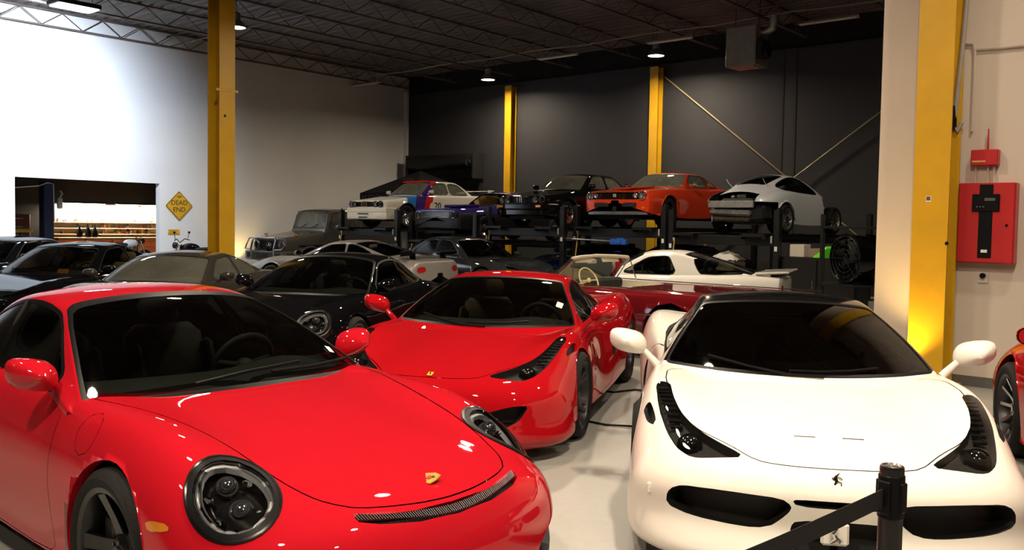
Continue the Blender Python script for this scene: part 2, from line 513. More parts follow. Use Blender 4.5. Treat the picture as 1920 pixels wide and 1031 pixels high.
def cap(row, dirn, bow, lean, depth=0.06, zm=None, ks=((0.02, .985), (.6, .95), (.95, .80), (1.0, .45), (1.0, .12))):
    """closes the loft at nose (dirn=1) or tail (dirn=-1): rings shrinking to the middle"""
    P = np.array(row); W = P[:, 1].max(); zt = P[:, 2].max(); zb = P[:, 2].min()
    zm = (zt+zb)/2 if zm is None else zm
    out = []
    for d, k in ks:
        R = []
        for x, y, z in P:
            yy = y*k; zz = zm+(z-zm)*k
            sw = (P[0, 0]-x)*0
            R.append((x+dirn*(depth*d+bow*(1-(yy/W)**2)*min(1, d*1.5)+lean*(zz-zb)*min(1, d*1.5)), yy, zz))
        out.append(R)
    return out if dirn < 0 else out[::-1]

def gh_row(xc, zc, xk, yk, zk, xb, yb, zb, bulge=.012):
    a = [(xc, 0, zc), (lerp(xc, xk, .22), .48*yk, lerp(zc, zk, .18)), (lerp(xc, xk, .62), .80*yk, lerp(zc, zk, .55)), (xk, yk, zk)]
    for t in (.16, .55, 1.0): a.append((lerp(xk, xb, t), lerp(yk, yb, t)+bulge*math.sin(PI*t), lerp(zk, zb, t)))
    a.append((xb, yb+.005, zb-.12))
    return a

class Car:
    def __init__(s, name, label, loc, yaw, paint_m, cat='car', group=None):
        s.o = empty(name, loc, yaw, label, cat, group); s.paint = paint_m
        s.low = s.up = None; s.extra = []; s.painted = []; s.uextra = []
    def body(s, rows, su=5, sv=4): s.low = Surf.net(rows, su, sv); s.low0 = s.low
    def house(s, rows, su=5, sv=4): s.up = Surf.net(rows, su, sv); s.up0 = s.up
    def skin(s, x, y, which='up0', lift=.0):
        q = getattr(s, which); k = np.argsort((q.V[:, 0]-x)**2+(q.V[:, 1]-y)**2+10*(q.N[:, 2] < .2))[:4]
        w = 1/(1e-4+(q.V[k, 0]-x)**2+(q.V[k, 1]-y)**2); w /= w.sum(); p = (q.V[k]*w[:, None]).sum(0); n = q.N[k[0]]
        return (x+n[0]*lift, y+n[1]*lift, float(p[2]-(n[0]*(x-p[0])+n[1]*(y-p[1]))/max(.2, n[2]))+n[2]*lift)
    def arch(s, x, r, z, flare=.05, ymin=.45):
        f = lambda q: np.maximum(np.hypot(q.V[:, 0]-x, q.V[:, 2]-z)-r, ymin-np.abs(q.V[:, 1]))
        _, s.low = s.low.split(f)
        T = Surf(s.low.V.copy(), s.low.N, s.low.UV, s.low.Q)
        T.V[:, 1] -= np.sign(T.V[:, 1])*flare
        near = lambda m: np.abs(np.hypot(m[:, 0]-x, m[:, 2]-z)-r) < .022
        s.extra.append((s.low.wall(T, near), 0))
        e_ = s.low.edges(); m_ = (s.low.V[e_[:, 0]]+s.low.V[e_[:, 1]])/2; m_ = m_[near(m_)]
        ylip = float(np.abs(m_[:, 1]).min()) if len(m_) else .8
        b = MB()
        for sg in (-1, 1):
            yi = ymin*.9; yo = ylip-.03
            b.lathe([(r+.02, sg*yi), (r+.02, sg*yo)], c=(x, 0, z), axis='y', n=20, a0=-.25, a1=PI+.25)
            b.lathe([(0.02, sg*yi), (r+.02, sg*yi)], c=(x, 0, z), axis='y', n=20, a0=-.25, a1=PI+.25)
        b.build('wheel_well', BLACKP, s.o)
    def take(s, f, which='low'):
        q = getattr(s, which); a, b = q.split(f); setattr(s, which, b); return a
    def panel(s, f, name, m, which='low', off=0.0, lr=False, parent=None, gap=None):
        """cut a region out and make it a part of its own"""
        a = s.take(f, which)
        if a.empty(): return []
        if gap: pass
        ps = [a]
        if lr: ps = list(a.split(lambda q: q.V[:, 1]))
        out = []
        for p in ps:
            if len(p.Q): out.append(surf_obj(name, [(p.offset(off) if off else p, 0)], m, parent or s.o))
        return out
    def groove(s, fn, w=.003, which='low', depth=.012):
        """a dark shut line along the border of the region fn"""
        a, b = getattr(s, which).band(fn, -w, w); setattr(s, which, b)
        if not a.empty(): (s.extra if which == 'low' else s.uextra).append((a.offset(-depth), 9))
    def pocket(s, f, name, m, depth, which='low', lr=False, wallm=None, vec=None, bm=None):
        a = s.take(f, which)
        if a.empty(): return []
        ps = [a]
        if lr: ps = list(a.split(lambda q: q.V[:, 1]))
        out = []
        for p in ps:
            if not len(p.Q): continue
            T = p.moved(vec) if vec is not None else p.offset(-depth)
            out.append(surf_obj(name, [(T, 0), (p.wall(T), 1)], [m, wallm or m], s.o))
        return out
    def region(s, f, slot, which='low'):
        """repaint a region of the body with another material slot"""
        a = s.take(f, which)
        if not a.empty(): (s.extra if which == 'low' else s.uextra).append((a, slot))
    def ring(s, f, w0, w1, slot, which='up'):
        a, b = getattr(s, which).band(f, w0, w1); setattr(s, which, b)
        if not a.empty(): (s.extra if which == 'low' else s.uextra).append((a, slot))
    def finish(s, mats=()):
        ms = [s.paint]+list(mats)
        while len(ms) < 7: ms.append(GAP)
        ms = ms[:7]+[INTER, BLACKP, GAP]
        b = surf_obj('body', [(s.low, 0)]+s.extra, ms, s.o)
        if s.up is not None: surf_obj('roof_and_pillars', [(s.up, 0)]+s.uextra, ms, s.o)
        return b
    def glaze(s, name, f, m, inset=.004, seal=.0, which='up', sealm=None, lr=False, fseal=None):
        """a window: pane set slightly in, with a black rubber seal strip round it"""
        if fseal is not None:
            ring = None
        a = s.take(f, which)
        if a.empty(): return []
        ps = [a] if not lr else list(a.split(lambda q: q.V[:, 1]))
        out = []
        for p in ps:
            if not len(p.Q): continue
            T = p.offset(-inset); 
            o = surf_obj(name, [(T, 0)], m, s.o); out.append(o)
            s.uextra.append((p.wall(T), 8))
        return out

def mirror_part(car, x, y, z, m, size=(.10, .11, .065), stalk=(-.02, -.13, -.05), style='round', tilt=0.0):
    """door mirror: housing with flat glass to the rear and a stalk"""
    for s in (-1, 1):
        b = MB()
        n, k = 20, 8
        vs = []
        for j in range(k+1):
            t = j/k
            xx = size[0]*(1-t*1.35) if j < k else -size[0]*.38
            r = math.sin(min(1, .12+t*1.05)*PI/2)
            for i in range(n):
                a = 2*PI*i/n; c, d = math.cos(a), math.sin(a)
                e = .75 if style != 'box' else .45
                vs.append((x+xx, s*(y+size[1]*r*math.copysign(abs(c)**e, c)), z+size[2]*r*math.copysign(abs(d)**e, d)+tilt*size[1]*r*c))
        fs = [(j*n+i, j*n+(i+1) % n, (j+1)*n+(i+1) % n, (j+1)*n+i) for j in range(k) for i in range(n)]+[tuple(range(n))]
        b.add(vs, fs)
        st = Vector((x+stalk[0], s*(y+stalk[1]), z+stalk[2]))
        b.tube([(x-.01, s*(y-size[1]*.55), z-size[2]*.5), ((x+st.x)/2, s*(y-size[1]*.95), z-size[2]*.9), st], [.028, .02, .026], 10)
        o = b.build('door_mirror', m, car.o, sharp=50)
        g = MB(); xx = x-size[0]*.382
        g.add([(xx, s*(y+size[1]*.9*math.copysign(abs(math.cos(2*PI*i/n))**.75, math.cos(2*PI*i/n))), z+size[2]*.88*math.copysign(abs(math.sin(2*PI*i/n))**.75, math.sin(2*PI*i/n))) for i in range(n)], [tuple(range(n))])
        g.build('mirror_glass', CHROME, o)

def seat(car, x, y, m, z=.22, lean=.38, race=False):
    b = MB()
    b.box((x+.02, y, z+.10), (.52, .50, .18), RY(-.12), .06)
    b.box((x-.34, y, z+.47), (.17, .50 if not race else .52, .66), RY(-lean), .07)
    for s in (-1, 1): b.box((x-.28, y+s*.235, z+.42), (.20, .07, .52), RY(-lean), .03)
    if race:
        for s in (-1, 1): b.box((x-.43, y+s*.19, z+.78), (.16, .06, .22), RY(-lean), .025)
    b.box((x-.50, y, z+.86), (.10, .26, .19), RY(-lean), .045)
    return b.build('seat', m, car.o, sharp=60)

def cabin(car, xd, zd, w=1.36, lhd=True, seatm=None, dashm=None, xs=None, wheelr=.18, rear=False, wheelm=None):
    """dashboard, steering wheel, front seats"""
    seatm = seatm or INTER; dashm = dashm or INTGREY
    b = MB()
    n = 14; vs = []
    prof = [(.20, -.06), (.05, .0), (-.12, .02), (-.24, -.01), (-.30, -.09), (-.27, -.28)]
    for i in range(n+1):
        y = -w/2+w*i/n; q = (2*y/w)**2
        hump = .035*math.exp(-((y-(.36 if lhd else -.36))/.2)**2)
        for px_, pz in prof: vs.append((xd+px_-.12*q+(.0), y, zd+pz+(hump if -.26 < px_ < 0 else 0)))
    m = len(prof)
    b.add(vs, [(i*m+j, i*m+j+1, (i+1)*m+j+1, (i+1)*m+j) for i in range(n) for j in range(m-1)])
    b.build('dashboard', dashm, car.o, sharp=80)
    y = .36 if lhd else -.36
    c = Vector((xd-.48, y, zd-.02)); r = RY(-1.15)
    t = MB()
    t.tube([c+r @ Vector((wheelr*math.cos(2*PI*i/28), wheelr*math.sin(2*PI*i/28), 0)) for i in range(28)], .016, 8, closed=True)
    for a in (0.15, PI-.15, -PI/2):
        t.tube([c+r @ Vector((0, 0, -.02)), c+r @ Vector((wheelr*math.sin(a+PI/2)*0+wheelr*math.cos(a-PI/2), wheelr*math.sin(a-PI/2+PI), 0))], .014, 6)
    t.ball(c+r @ Vector((0, 0, -.02)), (.055, .055, .04), 12, 8)
    t.tube([c, c+Vector((.30, 0, -.10))], .03, 8)
    t.build('steering_wheel', wheelm or INTER, car.o, sharp=60)
    xs = xd-1.0 if xs is None else xs
    for s in (-1, 1): seat(car, xs, s*.36, seatm, zd-.66)
    if rear: 
        b = MB(); b.box((xs-.95, 0, zd-.42), (.5, 1.1, .16), RY(-.1), .06); b.box((xs-1.2, 0, zd-.14), (.16, 1.1, .5), RY(-.4), .06)
        b.build('rear_seat', seatm, car.o, sharp=60)

def tub(car, poly, depth=.42, m=None):
    a = car.take(f_xy(poly, zmin=.5))
    if a.empty(): return
    T = a.moved((0, 0, -depth)); 
    surf_obj('interior', [(T, 0), (a.wall(T), 0)], m or INTER, car.o)

def liner(car, m=None):
    """head lining inside the roof and pillars"""
    p = car.up.offset(-.018); p.N = -p.N
    car.uextra.append((p, 7))

def wiper(car, pts, r=.006, skin=False):
    if skin: pts = [car.skin(p[0], p[1], 'up0', .014) for p in pts]
    b = MB(); b.tube(pts, r, 6); return b.build('wiper', BLACKP, car.o)
# ------------------------------------------------------------------ room axes
CRN = Vector((-4.05, 34.0, 0)); BV = Vector((.744, -.668, 0)); AV = Vector((-.633, -.774, 0)); NL = Vector((.774, -.633, 0)); NB = Vector((-.668, -.744, 0))
B_ANG = math.atan2(BV.y, BV.x); A_ANG = math.atan2(AV.y, AV.x)
DECK_Z = 7.0
def on_left(s, z=0, out=0): p = CRN+AV*s+NL*out; return Vector((p.x, p.y, z))
def on_back(s, z=0, out=0): p = CRN+BV*s+NB*out; return Vector((p.x, p.y, z))
R0 = Vector((4.13, 10.3, 0))
def on_right(s, z=0, out=0): p = R0+BV*s+NB*out; return Vector((p.x, p.y, z))

def concrete(name, col, rough, dark=.75):
    m = mat(name, col, rough, var=0)
    nt = m.node_tree; b = nt.nodes['Principled BSDF']; tc = nt.nodes.new('ShaderNodeTexCoord')
    n1 = nt.nodes.new('ShaderNodeTexNoise'); n1.inputs['Scale'].default_value = .55; n1.inputs['Detail'].default_value = 8; n1.inputs['Roughness'].default_value = .62
    n2 = nt.nodes.new('ShaderNodeTexNoise'); n2.inputs['Scale'].default_value = 22; n2.inputs['Detail'].default_value = 5
    r = nt.nodes.new('ShaderNodeValToRGB'); r.color_ramp.elements[0].position = .3; r.color_ramp.elements[1].position = .75
    r.color_ramp.elements[0].color = (col[0]*dark, col[1]*dark, col[2]*dark, 1); r.color_ramp.elements[1].color = (*col, 1)
    mx = nt.nodes.new('ShaderNodeMixRGB'); mx.blend_type = 'MULTIPLY'; mx.inputs[0].default_value = .25
    nt.links.new(tc.outputs['Object'], n1.inputs['Vector']); nt.links.new(tc.outputs['Object'], n2.inputs['Vector'])
    nt.links.new(n1.outputs['Fac'], r.inputs['Fac']); nt.links.new(r.outputs['Color'], mx.inputs[1]); nt.links.new(n2.outputs['Color'], mx.inputs[2]); nt.links.new(mx.outputs[0], b.inputs['Base Color'])
    rr = nt.nodes.new('ShaderNodeMapRange'); rr.inputs[3].default_value = rough-.12; rr.inputs[4].default_value = rough+.15
    nt.links.new(n1.outputs['Fac'], rr.inputs[0]); nt.links.new(rr.outputs[0], b.inputs['Roughness'])
    return m
FLOORM = concrete('floor_concrete', (.42, .41, .385), .38)
WHITEW = mat('white_wall_paint', (.74, .73, .70), .75, var=.04, vscale=.7, bump=.08, bscale=30)
DARKW = mat('charcoal_wall_paint', (.024, .023, .025), .7, var=.18, vscale=.5, bump=.1, bscale=20)
BEIGE = mat('beige_wall_paint', (.60, .52, .44), .7, var=.04, vscale=1.2, bump=.08, bscale=40)
DECKM = mat('roof_deck', (.085, .070, .06), .7, var=.25, vscale=.8)
JOIST = mat('joist_steel', (.10, .075, .06), .6, metal=.2, var=.3, vscale=2)
YEL = mat('safety_yellow', (.60, .335, .010), .38, var=.08, vscale=2.5, bump=.05, bscale=40)
VOID = mat('dark_void', (.006, .006, .006), .9, var=.2)

def struct(o): o['kind'] = 'structure'; return o
def wall_seg(b, p0, p1, z0, z1, nrm, th=.2):
    """a wall slab from p0 to p1 whose room face runs through them"""
    a, c = Vector(p0), Vector(p1); o = nrm*-th
    vs = [a, c, c+o, a+o]
    b.add([Vector((v.x, v.y, z0)) for v in vs]+[Vector((v.x, v.y, z1)) for v in vs], [(0, 1, 5, 4), (1, 2, 6, 5), (2, 3, 7, 6), (3, 0, 4, 7), (3, 2, 1, 0), (4, 5, 6, 7)])

FAR = 46.0
b = MB(); q = [CRN-AV*9-BV*16, CRN+AV*FAR-BV*16, CRN+AV*FAR+BV*FAR, CRN-AV*9+BV*FAR]
b.add([Vector((v.x, v.y, 0)) for v in q]+[Vector((v.x, v.y, -.3)) for v in q], [(0, 1, 2, 3), (7, 6, 5, 4), (0, 4, 5, 1), (1, 5, 6, 2), (2, 6, 7, 3), (3, 7, 4, 0)])
struct(b.build('floor', FLOORM))
S1, S2, OZ = 9.83, 13.80, 2.65
b = MB(); wall_seg(b, on_left(-.2), on_left(S1), 0, DECK_Z+.2, NL); wall_seg(b, on_left(S2), on_left(FAR), 0, DECK_Z+.2, NL); wall_seg(b, on_left(S1), on_left(S2), OZ, DECK_Z+.2, NL)
struct(b.build('wall_left', WHITEW))
b = MB(); wall_seg(b, on_back(-.2), on_back(FAR), 0, 6.34, NB, .25); WB = struct(b.build('wall_back', DARKW))
b = MB(); wall_seg(b, on_back(-.2, 0, -.15), on_back(FAR, 0, -.15), 6.34, DECK_Z+.2, NB, .1); b.build('eaves_void', VOID, WB)  # near-black sheet stands in for the unlit recess above the wall
b = MB(); wall_seg(b, on_back(.0, 0, .1), on_back(.17, 0, .1), 0, 6.45, NB, .1); struct(b.build('trim_1', WHITEW))
b = MB(); wall_seg(b, on_left(FAR)+BV*FAR, on_left(FAR), 0, DECK_Z+.2, -AV); struct(b.build('wall_front', BEIGE))
b = MB(); wall_seg(b, on_back(FAR), on_back(FAR)+AV*FAR, 0, DECK_Z+.2, -BV); struct(b.build('wall_side', BEIGE))
b = MB(); wall_seg(b, on_right(0), on_right(16), 0, DECK_Z+.1, NB, .22); struct(b.build('wall_right', BEIGE))
b = MB(); wall_seg(b, on_right(.0, 0, .012), on_right(16, 0, .012), 0, .11, NB, .012); struct(b.build('baseboard_right', mat('baseboard_grey', (.10, .095, .09), .6)))
# slim vertical panel joints of the dark wall
for s in (14.9, 15.25, 20.5):
    b = MB(); wall_seg(b, on_back(s, 0, .012), on_back(s+.05, 0, .012), 0, 6.3, NB, .014); b.build('panel_joint', mat('wall_joint', (.02, .02, .022), .8), WB)

# roof deck: trapezoidal sheet, ribs square to the joists
b = MB(); n = int(FAR/.30); prof = []
for i in range(-2, n):
    for d, z in ((0, 0), (.08, 0), (.115, .045), (.225, .045), (.26, 0)): prof.append((i*.30+d, z))
vs = []
for s, z in prof:
    for t in (-.3, FAR):
        p = CRN+AV*s+BV*t; vs.append((p.x, p.y, DECK_Z+z))
b.add(vs, [(2*i, 2*i+1, 2*i+3, 2*i+2) for i in range(len(prof)-1)])
CEIL = struct(b.build('ceiling', DECKM))

# open-web joists
def joist_mesh(L, d=.42, step=1.05):
    t = MB(); t.box((L/2, .035, -.02), (L, .05, .04)); t.box((L/2, -.035, -.02), (L, .05, .04)); top = t.mesh('top_chord', JOIST)
    t = MB(); t.box((L/2, .032, -d), (L, .045, .04)); t.box((L/2, -.032, -d), (L, .045, .04)); bot = t.mesh('bottom_chord', JOIST)
    t = MB(); n = int(L/step)
    for i in range(n):
        x = i*step; t.tube([(x, 0, -.04), (x+step/2, 0, -d+.02)], .013, 5); t.tube([(x+step/2, 0, -d+.02), (x+step, 0, -.04)], .013, 5)
    web = t.mesh('web_bars', JOIST)
    return top, bot, web
JM = joist_mesh(44)
for i in range(17):
    s = .22+2.55*i
    p = CRN+BV*s+AV*.05
    o = empty('roof_joist', (p.x, p.y, DECK_Z), A_ANG, 'rusty dark open-web steel joist running under the roof deck' if i else 'open-web steel joist hard against the top of the white wall', 'joist', 'roof joists')
    link('top_chord', JM[0], o); link('bottom_chord', JM[1], o); w_ = link('web_bars', JM[2], o); w_['kind'] = 'stuff'
for k in range(7):
    s = 3.5+6.1*k
    b = MB()
    for z in (-.10, -.40):
        p = CRN+AV*s; q2 = p+BV*FAR; b.tube([(p.x, p.y, DECK_Z+z), (q2.x, q2.y, DECK_Z+z)], .016, 5)
    b.build('bridging_rod', JOIST, CEIL)
# deeper carrying girders square to the joists
def girder(s, label):
    p = CRN+AV*s
    o = empty('roof_girder', (p.x, p.y, DECK_Z), B_ANG, label, 'girder', 'roof girders'); L = 44
    b = MB(); b.box((L/2, 0, -.50), (L, .16, .07)); b.build('top_chord', JOIST, o)
    b = MB(); b.box((L/2, 0, -1.0), (L, .14, .06)); b.build('bottom_chord', JOIST, o)
    b = MB()
    for i in range(36):
        x = i*1.2; b.tube([(x, 0, -.5), (x+.6, 0, -1.0), (x+1.2, 0, -.5)], .022, 5)
    tag(b.build('web_bars', JOIST, o), kind='stuff')

# ------------------------------------------------------------------ columns
def ibeam(b, w, d, h, tf=.022, tw=.016, z0=0):
    b.box((0, d/2-tf/2, z0+h/2), (w, tf, h), None, .003); b.box((0, -d/2+tf/2, z0+h/2), (w, tf, h), None, .003); b.box((0, 0, z0+h/2), (tw, d-2*tf, h))
def column(loc, rz, w, d, h, label, name='steel_column'):
    o = empty(name, loc, rz, label, 'column')
    for nm, c, s in (('flange', (0, d/2-.011, h/2), (w, .022, h)), ('flange', (0, -d/2+.011, h/2), (w, .022, h)), ('web', (0, 0, h/2), (.018, d-.044, h))):
        b = MB(); b.box(c, s, None, .002); b.build(nm, YEL, o)
    b = MB(); b.box((0, 0, .012), (w+.16, d+.16, .024), None, .004); b.build('base_plate', YEL, o)
    return o
cl = column((-5.46, 17.0, 0), B_ANG+PI/2, .32, .42, DECK_Z-.02, 'tall yellow steel column standing before the white wall')
b = MB(); b.box((0, -.19, 4.02), (.46, .05, .05), None, .006); b.box((0, .24, 4.02), (.06, .06, .06), None, .006); b.build('clamp_bracket', YEL, cl)
b = MB(); b.tube([(.165, .25, 0), (.165, .25, 6.9)], .012, 6); b.build('conduit', YEL, cl)
b = MB(); b.cyl((-.05, -.203, 3.55), (-.05, -.212, 3.55), .025, n=14); b.build('knockout', GAP, cl)
p = on_back(5.42, 0, .17); column(p, B_ANG, .28, .28, 6.2, 'yellow steel column at the dark wall behind the violet coupe')
p = on_back(11.1, 0, .17); c2 = column(p, B_ANG, .28, .28, 6.24, 'yellow steel column at the dark wall behind the orange coupe')
for a_, b_, lab in ((on_back(11.33, 5.95, .1), on_back(18.33, .5, .1), 'thin steel brace rod running down from the yellow column behind the orange coupe'), (on_back(20.6, 7.0-.3, .16), on_back(11.5, .2, .16), 'thin steel brace rod coming down from behind the beige wall')):
    b = MB(); b.tube([a_, b_], .022, 6); tag(b.build('brace_rod', mat('brace_steel', (.30, .24, .14), .5, metal=.3)), lab, 'brace')
p = on_right(.70, 0, .25); cr = column(p, B_ANG, .36, .34, DECK_Z-.02, 'wide yellow steel column standing at the beige wall')
for s in (1,):
    b = MB(); b.box((-.02, -.172, 1.98), (.055, .006, .062), None, .002); lb = b.build('paper_label', WHITEP, cr)
    b = MB(); b.box((-.02, -.176, 1.985), (.04, .004, .042)); b.build('label_print', mat('label_brown', (.12, .07, .05), .6), lb)
b = MB(); b.ball((.175, -.17, 1.52), (.02, .015, .02), 10, 6); b.build('knob', BLACKP, cr)

# ------------------------------------------------------------------ high-bay lamps
WARM = (1.0, .83, .62); COOL = (.70, .81, 1.0)
def disc_light(o_parent, z, power, col, size=.36, spot=True):
    l = bpy.data.lights.new('lamp_light', 'AREA'); l.shape = 'DISK'; l.size = size; l.energy = power*LAMP_POWER; l.color = col; l.spread = math.radians(165)
    o = bpy.data.objects.new('lamp_light', l); COL.objects.link(o); o.parent = o_parent; o.location = (0, 0, z)
HB = []
def highbay(x, y, z, power, label, col=WARM, group='high-bay lamps'):
    o = empty('high_bay_lamp', (x, y, z), 0, label, 'lamp', group)
    if not HB:
        b = MB(); b.lathe([(.215, 0), (.225, .01), (.205, .06), (.16, .13), (.11, .17), (.10, .19)], n=28); b.lathe([(.10, .19), (.10, .34), (.04, .37)], n=20); HB.append(b.mesh('shade', mat('lamp_grey', (.25, .25, .25), .4, metal=.5)))
        b = MB(); b.lathe([(.0, .018), (.12, .014), (.212, .008)], n=28); HB.append(b.mesh('lens', mat('lamp_glow', (1, 1, 1), emit=(1.0, .90, .75), estr=18)))
        b = MB(); b.tube([(0, 0, .36), (0, 0, .44), (.03, 0, .48), (0, 0, .52), (0, 0, .76)], .009, 6); HB.append(b.mesh('hook', STEELB))
    for nm, me in zip(('shade', 'lens', 'hook'), HB): link(nm, me, o)
    disc_light(o, -.01, power, col)
    return o
LAB = 'round high-bay lamp hanging out of the frame over the cars'
highbay(3.76, 24.51, 6.2, 300, 'small lit high-bay lamp above the orange muscle coupe')
highbay(-.86, 29.04, 6.2, 240, 'small lit high-bay lamp near the dark wall above the violet coupe')
highbay(-6.65, 21.8, 6.2, 220, 'lit high-bay lamp half hidden by the tall yellow column')
for x, y, pw in ((1.2, 15.5, 420), (-4.0, 12.6, 200), (.2, 8.6, 200), (4.6, 6.9, 110), (1.6, 3.2, 480), (-3.4, 5.6, 200), (-2.2, .6, 400), (3.0, -1.6, 250), (-7.5, 1.5, 120), (8.0, 16.5, 110)):
    highbay(x, y, 6.2, pw, LAB)
# bright flood lamp washing the white wall
fl = empty('flood_lamp', (-9.75, 20.25, 6.25), A_ANG, 'large bright flood lamp under the roof washing the white wall', 'lamp')
b = MB(); b.box((0, 0, .06), (.95, .60, .10), None, .02); b.build('housing', STEELB, fl)
b = MB(); b.box((0, 0, -.002), (.86, .50, .02), None, .006); b.build('lens', mat('flood_glow', (1, 1, 1), emit=(.88, .93, 1.0), estr=40), fl)
for s in (-1, 1):
    b = MB(); b.tube([(s*.4, 0, .1), (s*.4, 0, .70)], .008, 6); b.build('hanger', STEELB, fl)
l = bpy.data.lights.new('flood_light', 'SPOT'); l.energy = 5200*LAMP_POWER; l.color = COOL; l.spot_size = math.radians(124); l.spot_blend = .95; l.shadow_soft_size = .06
o = bpy.data.objects.new('flood_light', l); COL.objects.link(o); o.parent = fl; o.location = (0, 0, -.16)
d_ = (on_left(14.2, 3.8)-Vector((-9.75, 20.25, 6.2))); o.rotation_euler = (Matrix.Rotation(-A_ANG, 3, 'Z') @ d_).to_track_quat('-Z', 'Y').to_euler()
# floor uplights at the columns
def uplight(loc, aim, power, label, col=(1, .66, .22), ang=100):
    o = empty('floor_uplight', loc, 0, label, 'lamp', 'floor uplights')
    b = MB(); b.lathe([(.07, 0), (.07, .05), (.055, .07), (.05, .12), (.06, .13)], n=20); b.build('housing', STEELB, o)
    b = MB(); b.lathe([(0, .115), (.052, .115)], n=20); b.build('lens', mat('uplight_glow', (1, 1, 1), emit=(1, .75, .35), estr=15), o)
    l = bpy.data.lights.new('uplight_light', 'SPOT'); l.energy = power*LAMP_POWER; l.color = col; l.spot_size = math.radians(ang); l.spot_blend = .8; l.shadow_soft_size = .05
    k = bpy.data.objects.new('uplight_light', l); COL.objects.link(k); k.parent = o; k.location = (0, 0, .16)
    k.rotation_euler = (Vector(aim)-Vector(loc)-Vector((0, 0, .16))).to_track_quat('-Z', 'Y').to_euler()
uplight(on_right(.48, 0, .62), on_right(.56, 1.5, .42), 150, 'small floor uplight in front of the wide yellow column')
uplight(on_left(7.3, 0, .45), on_left(7.3, 2.0, .0), 110, 'small floor uplight glowing at the foot of the white wall')

# ------------------------------------------------------------------ dead strip lights and heater under the roof
def strip(p0, p1, z, label):
    a = Vector((p0[0], p0[1], z)); c = Vector((p1[0], p1[1], z)); L = (c-a).length; m = (a+c)/2
    o = empty('strip_light', m, B_ANG, label, 'strip light', 'unlit strip lights')
    b = MB(); b.prism([(-.10, 0), (-.05, .06), (.05, .06), (.10, 0), (.09, -.0), (.045, .045), (-.045, .045), (-.09, 0)], -L/2, L/2, 'x'); b.build('reflector', mat('strip_white', (.55, .52, .47), .5), o)
    for y in (-.045, .045):
        b = MB(); b.cyl((-L/2+.02, y, .01), (L/2-.02, y, .01), .018, n=10); b.build('tube', mat('dead_tube', (.65, .63, .58), .3), o)
    for x in (-L*.35, L*.35):
        b = MB(); b.tube([(x, 0, .06), (x, 0, .60)], .006, 5); b.build('hanger', STEELB, o)
strip((.62, 26.18), (1.72, 25.35), 6.35, 'unlit strip light above the black boxy saloon')
strip((3.35, 23.65), (4.42, 22.89), 6.35, 'unlit strip light just above the small high-bay lamp')
strip((6.56, 21.27), (7.54, 20.28), 6.35, 'unlit strip light beside the grey unit heater')
strip((-5.7, 31.9), (-4.6, 31.0), 6.35, 'unlit strip light near the corner of white and dark walls')
ht = empty('unit_heater', (5.35, 21.2, 5.35), B_ANG, 'grey box unit heater hanging from the roof with a bent flue', 'heater')
HTM = mat('heater_grey', (.20, .19, .155), .5, metal=.1, var=.12)
b = MB(); b.box((0, 0, .45), (.75, .62, .90), None, .015); b.build('casing', HTM, ht)
b = MB()
for k in range(7): b.box((0, .315, .12+.11*k), (.66, .012, .07), RX(.4))
b.build('louvre', HTM, ht)
b = MB(); b.box((.02, -.05, -.012), (.60, .45, .03), None, .006); b.build('burner_tray', mat('heater_rust', (.35, .20, .13), .6, var=.3), ht)
b = MB(); b.tube([(.38, 0, .78), (.50, 0, .78), (.62, 0, .84), (.66, 0, .98), (.66, 0, 1.10)], .10, 14); b.build('flue_pipe', mat('galvanised', (.45, .44, .42), .4, metal=.8, var=.2), ht)
b = MB(); b.box((.46, -.1, .35), (.16, .35, .4), None, .02); b.cyl((.54, -.1, .3), (.60, -.1, .3), .14, n=18); b.build('fan_motor', STEELB, ht)
for x in (-.3, .3):
    b = MB(); b.tube([(x, 0, .9), (x, 0, 1.58)], .01, 6); b.build('hanger', STEELB, ht)

cp_ = empty('ceiling_conduit', (0, 0, 6.58), 0, 'long thin conduit strung under the joists past the strip lights', 'conduit')
b = MB(); a0 = Vector((3.35, 23.65, 0))-BV*12; b.tube([a0+BV*(1.0*i)+Vector((0, 0, .03*math.sin(i*1.7))) for i in range(25)], .018, 6); b.build('pipe', mat('conduit_grey', (.30, .28, .26), .5, metal=.4), cp_)
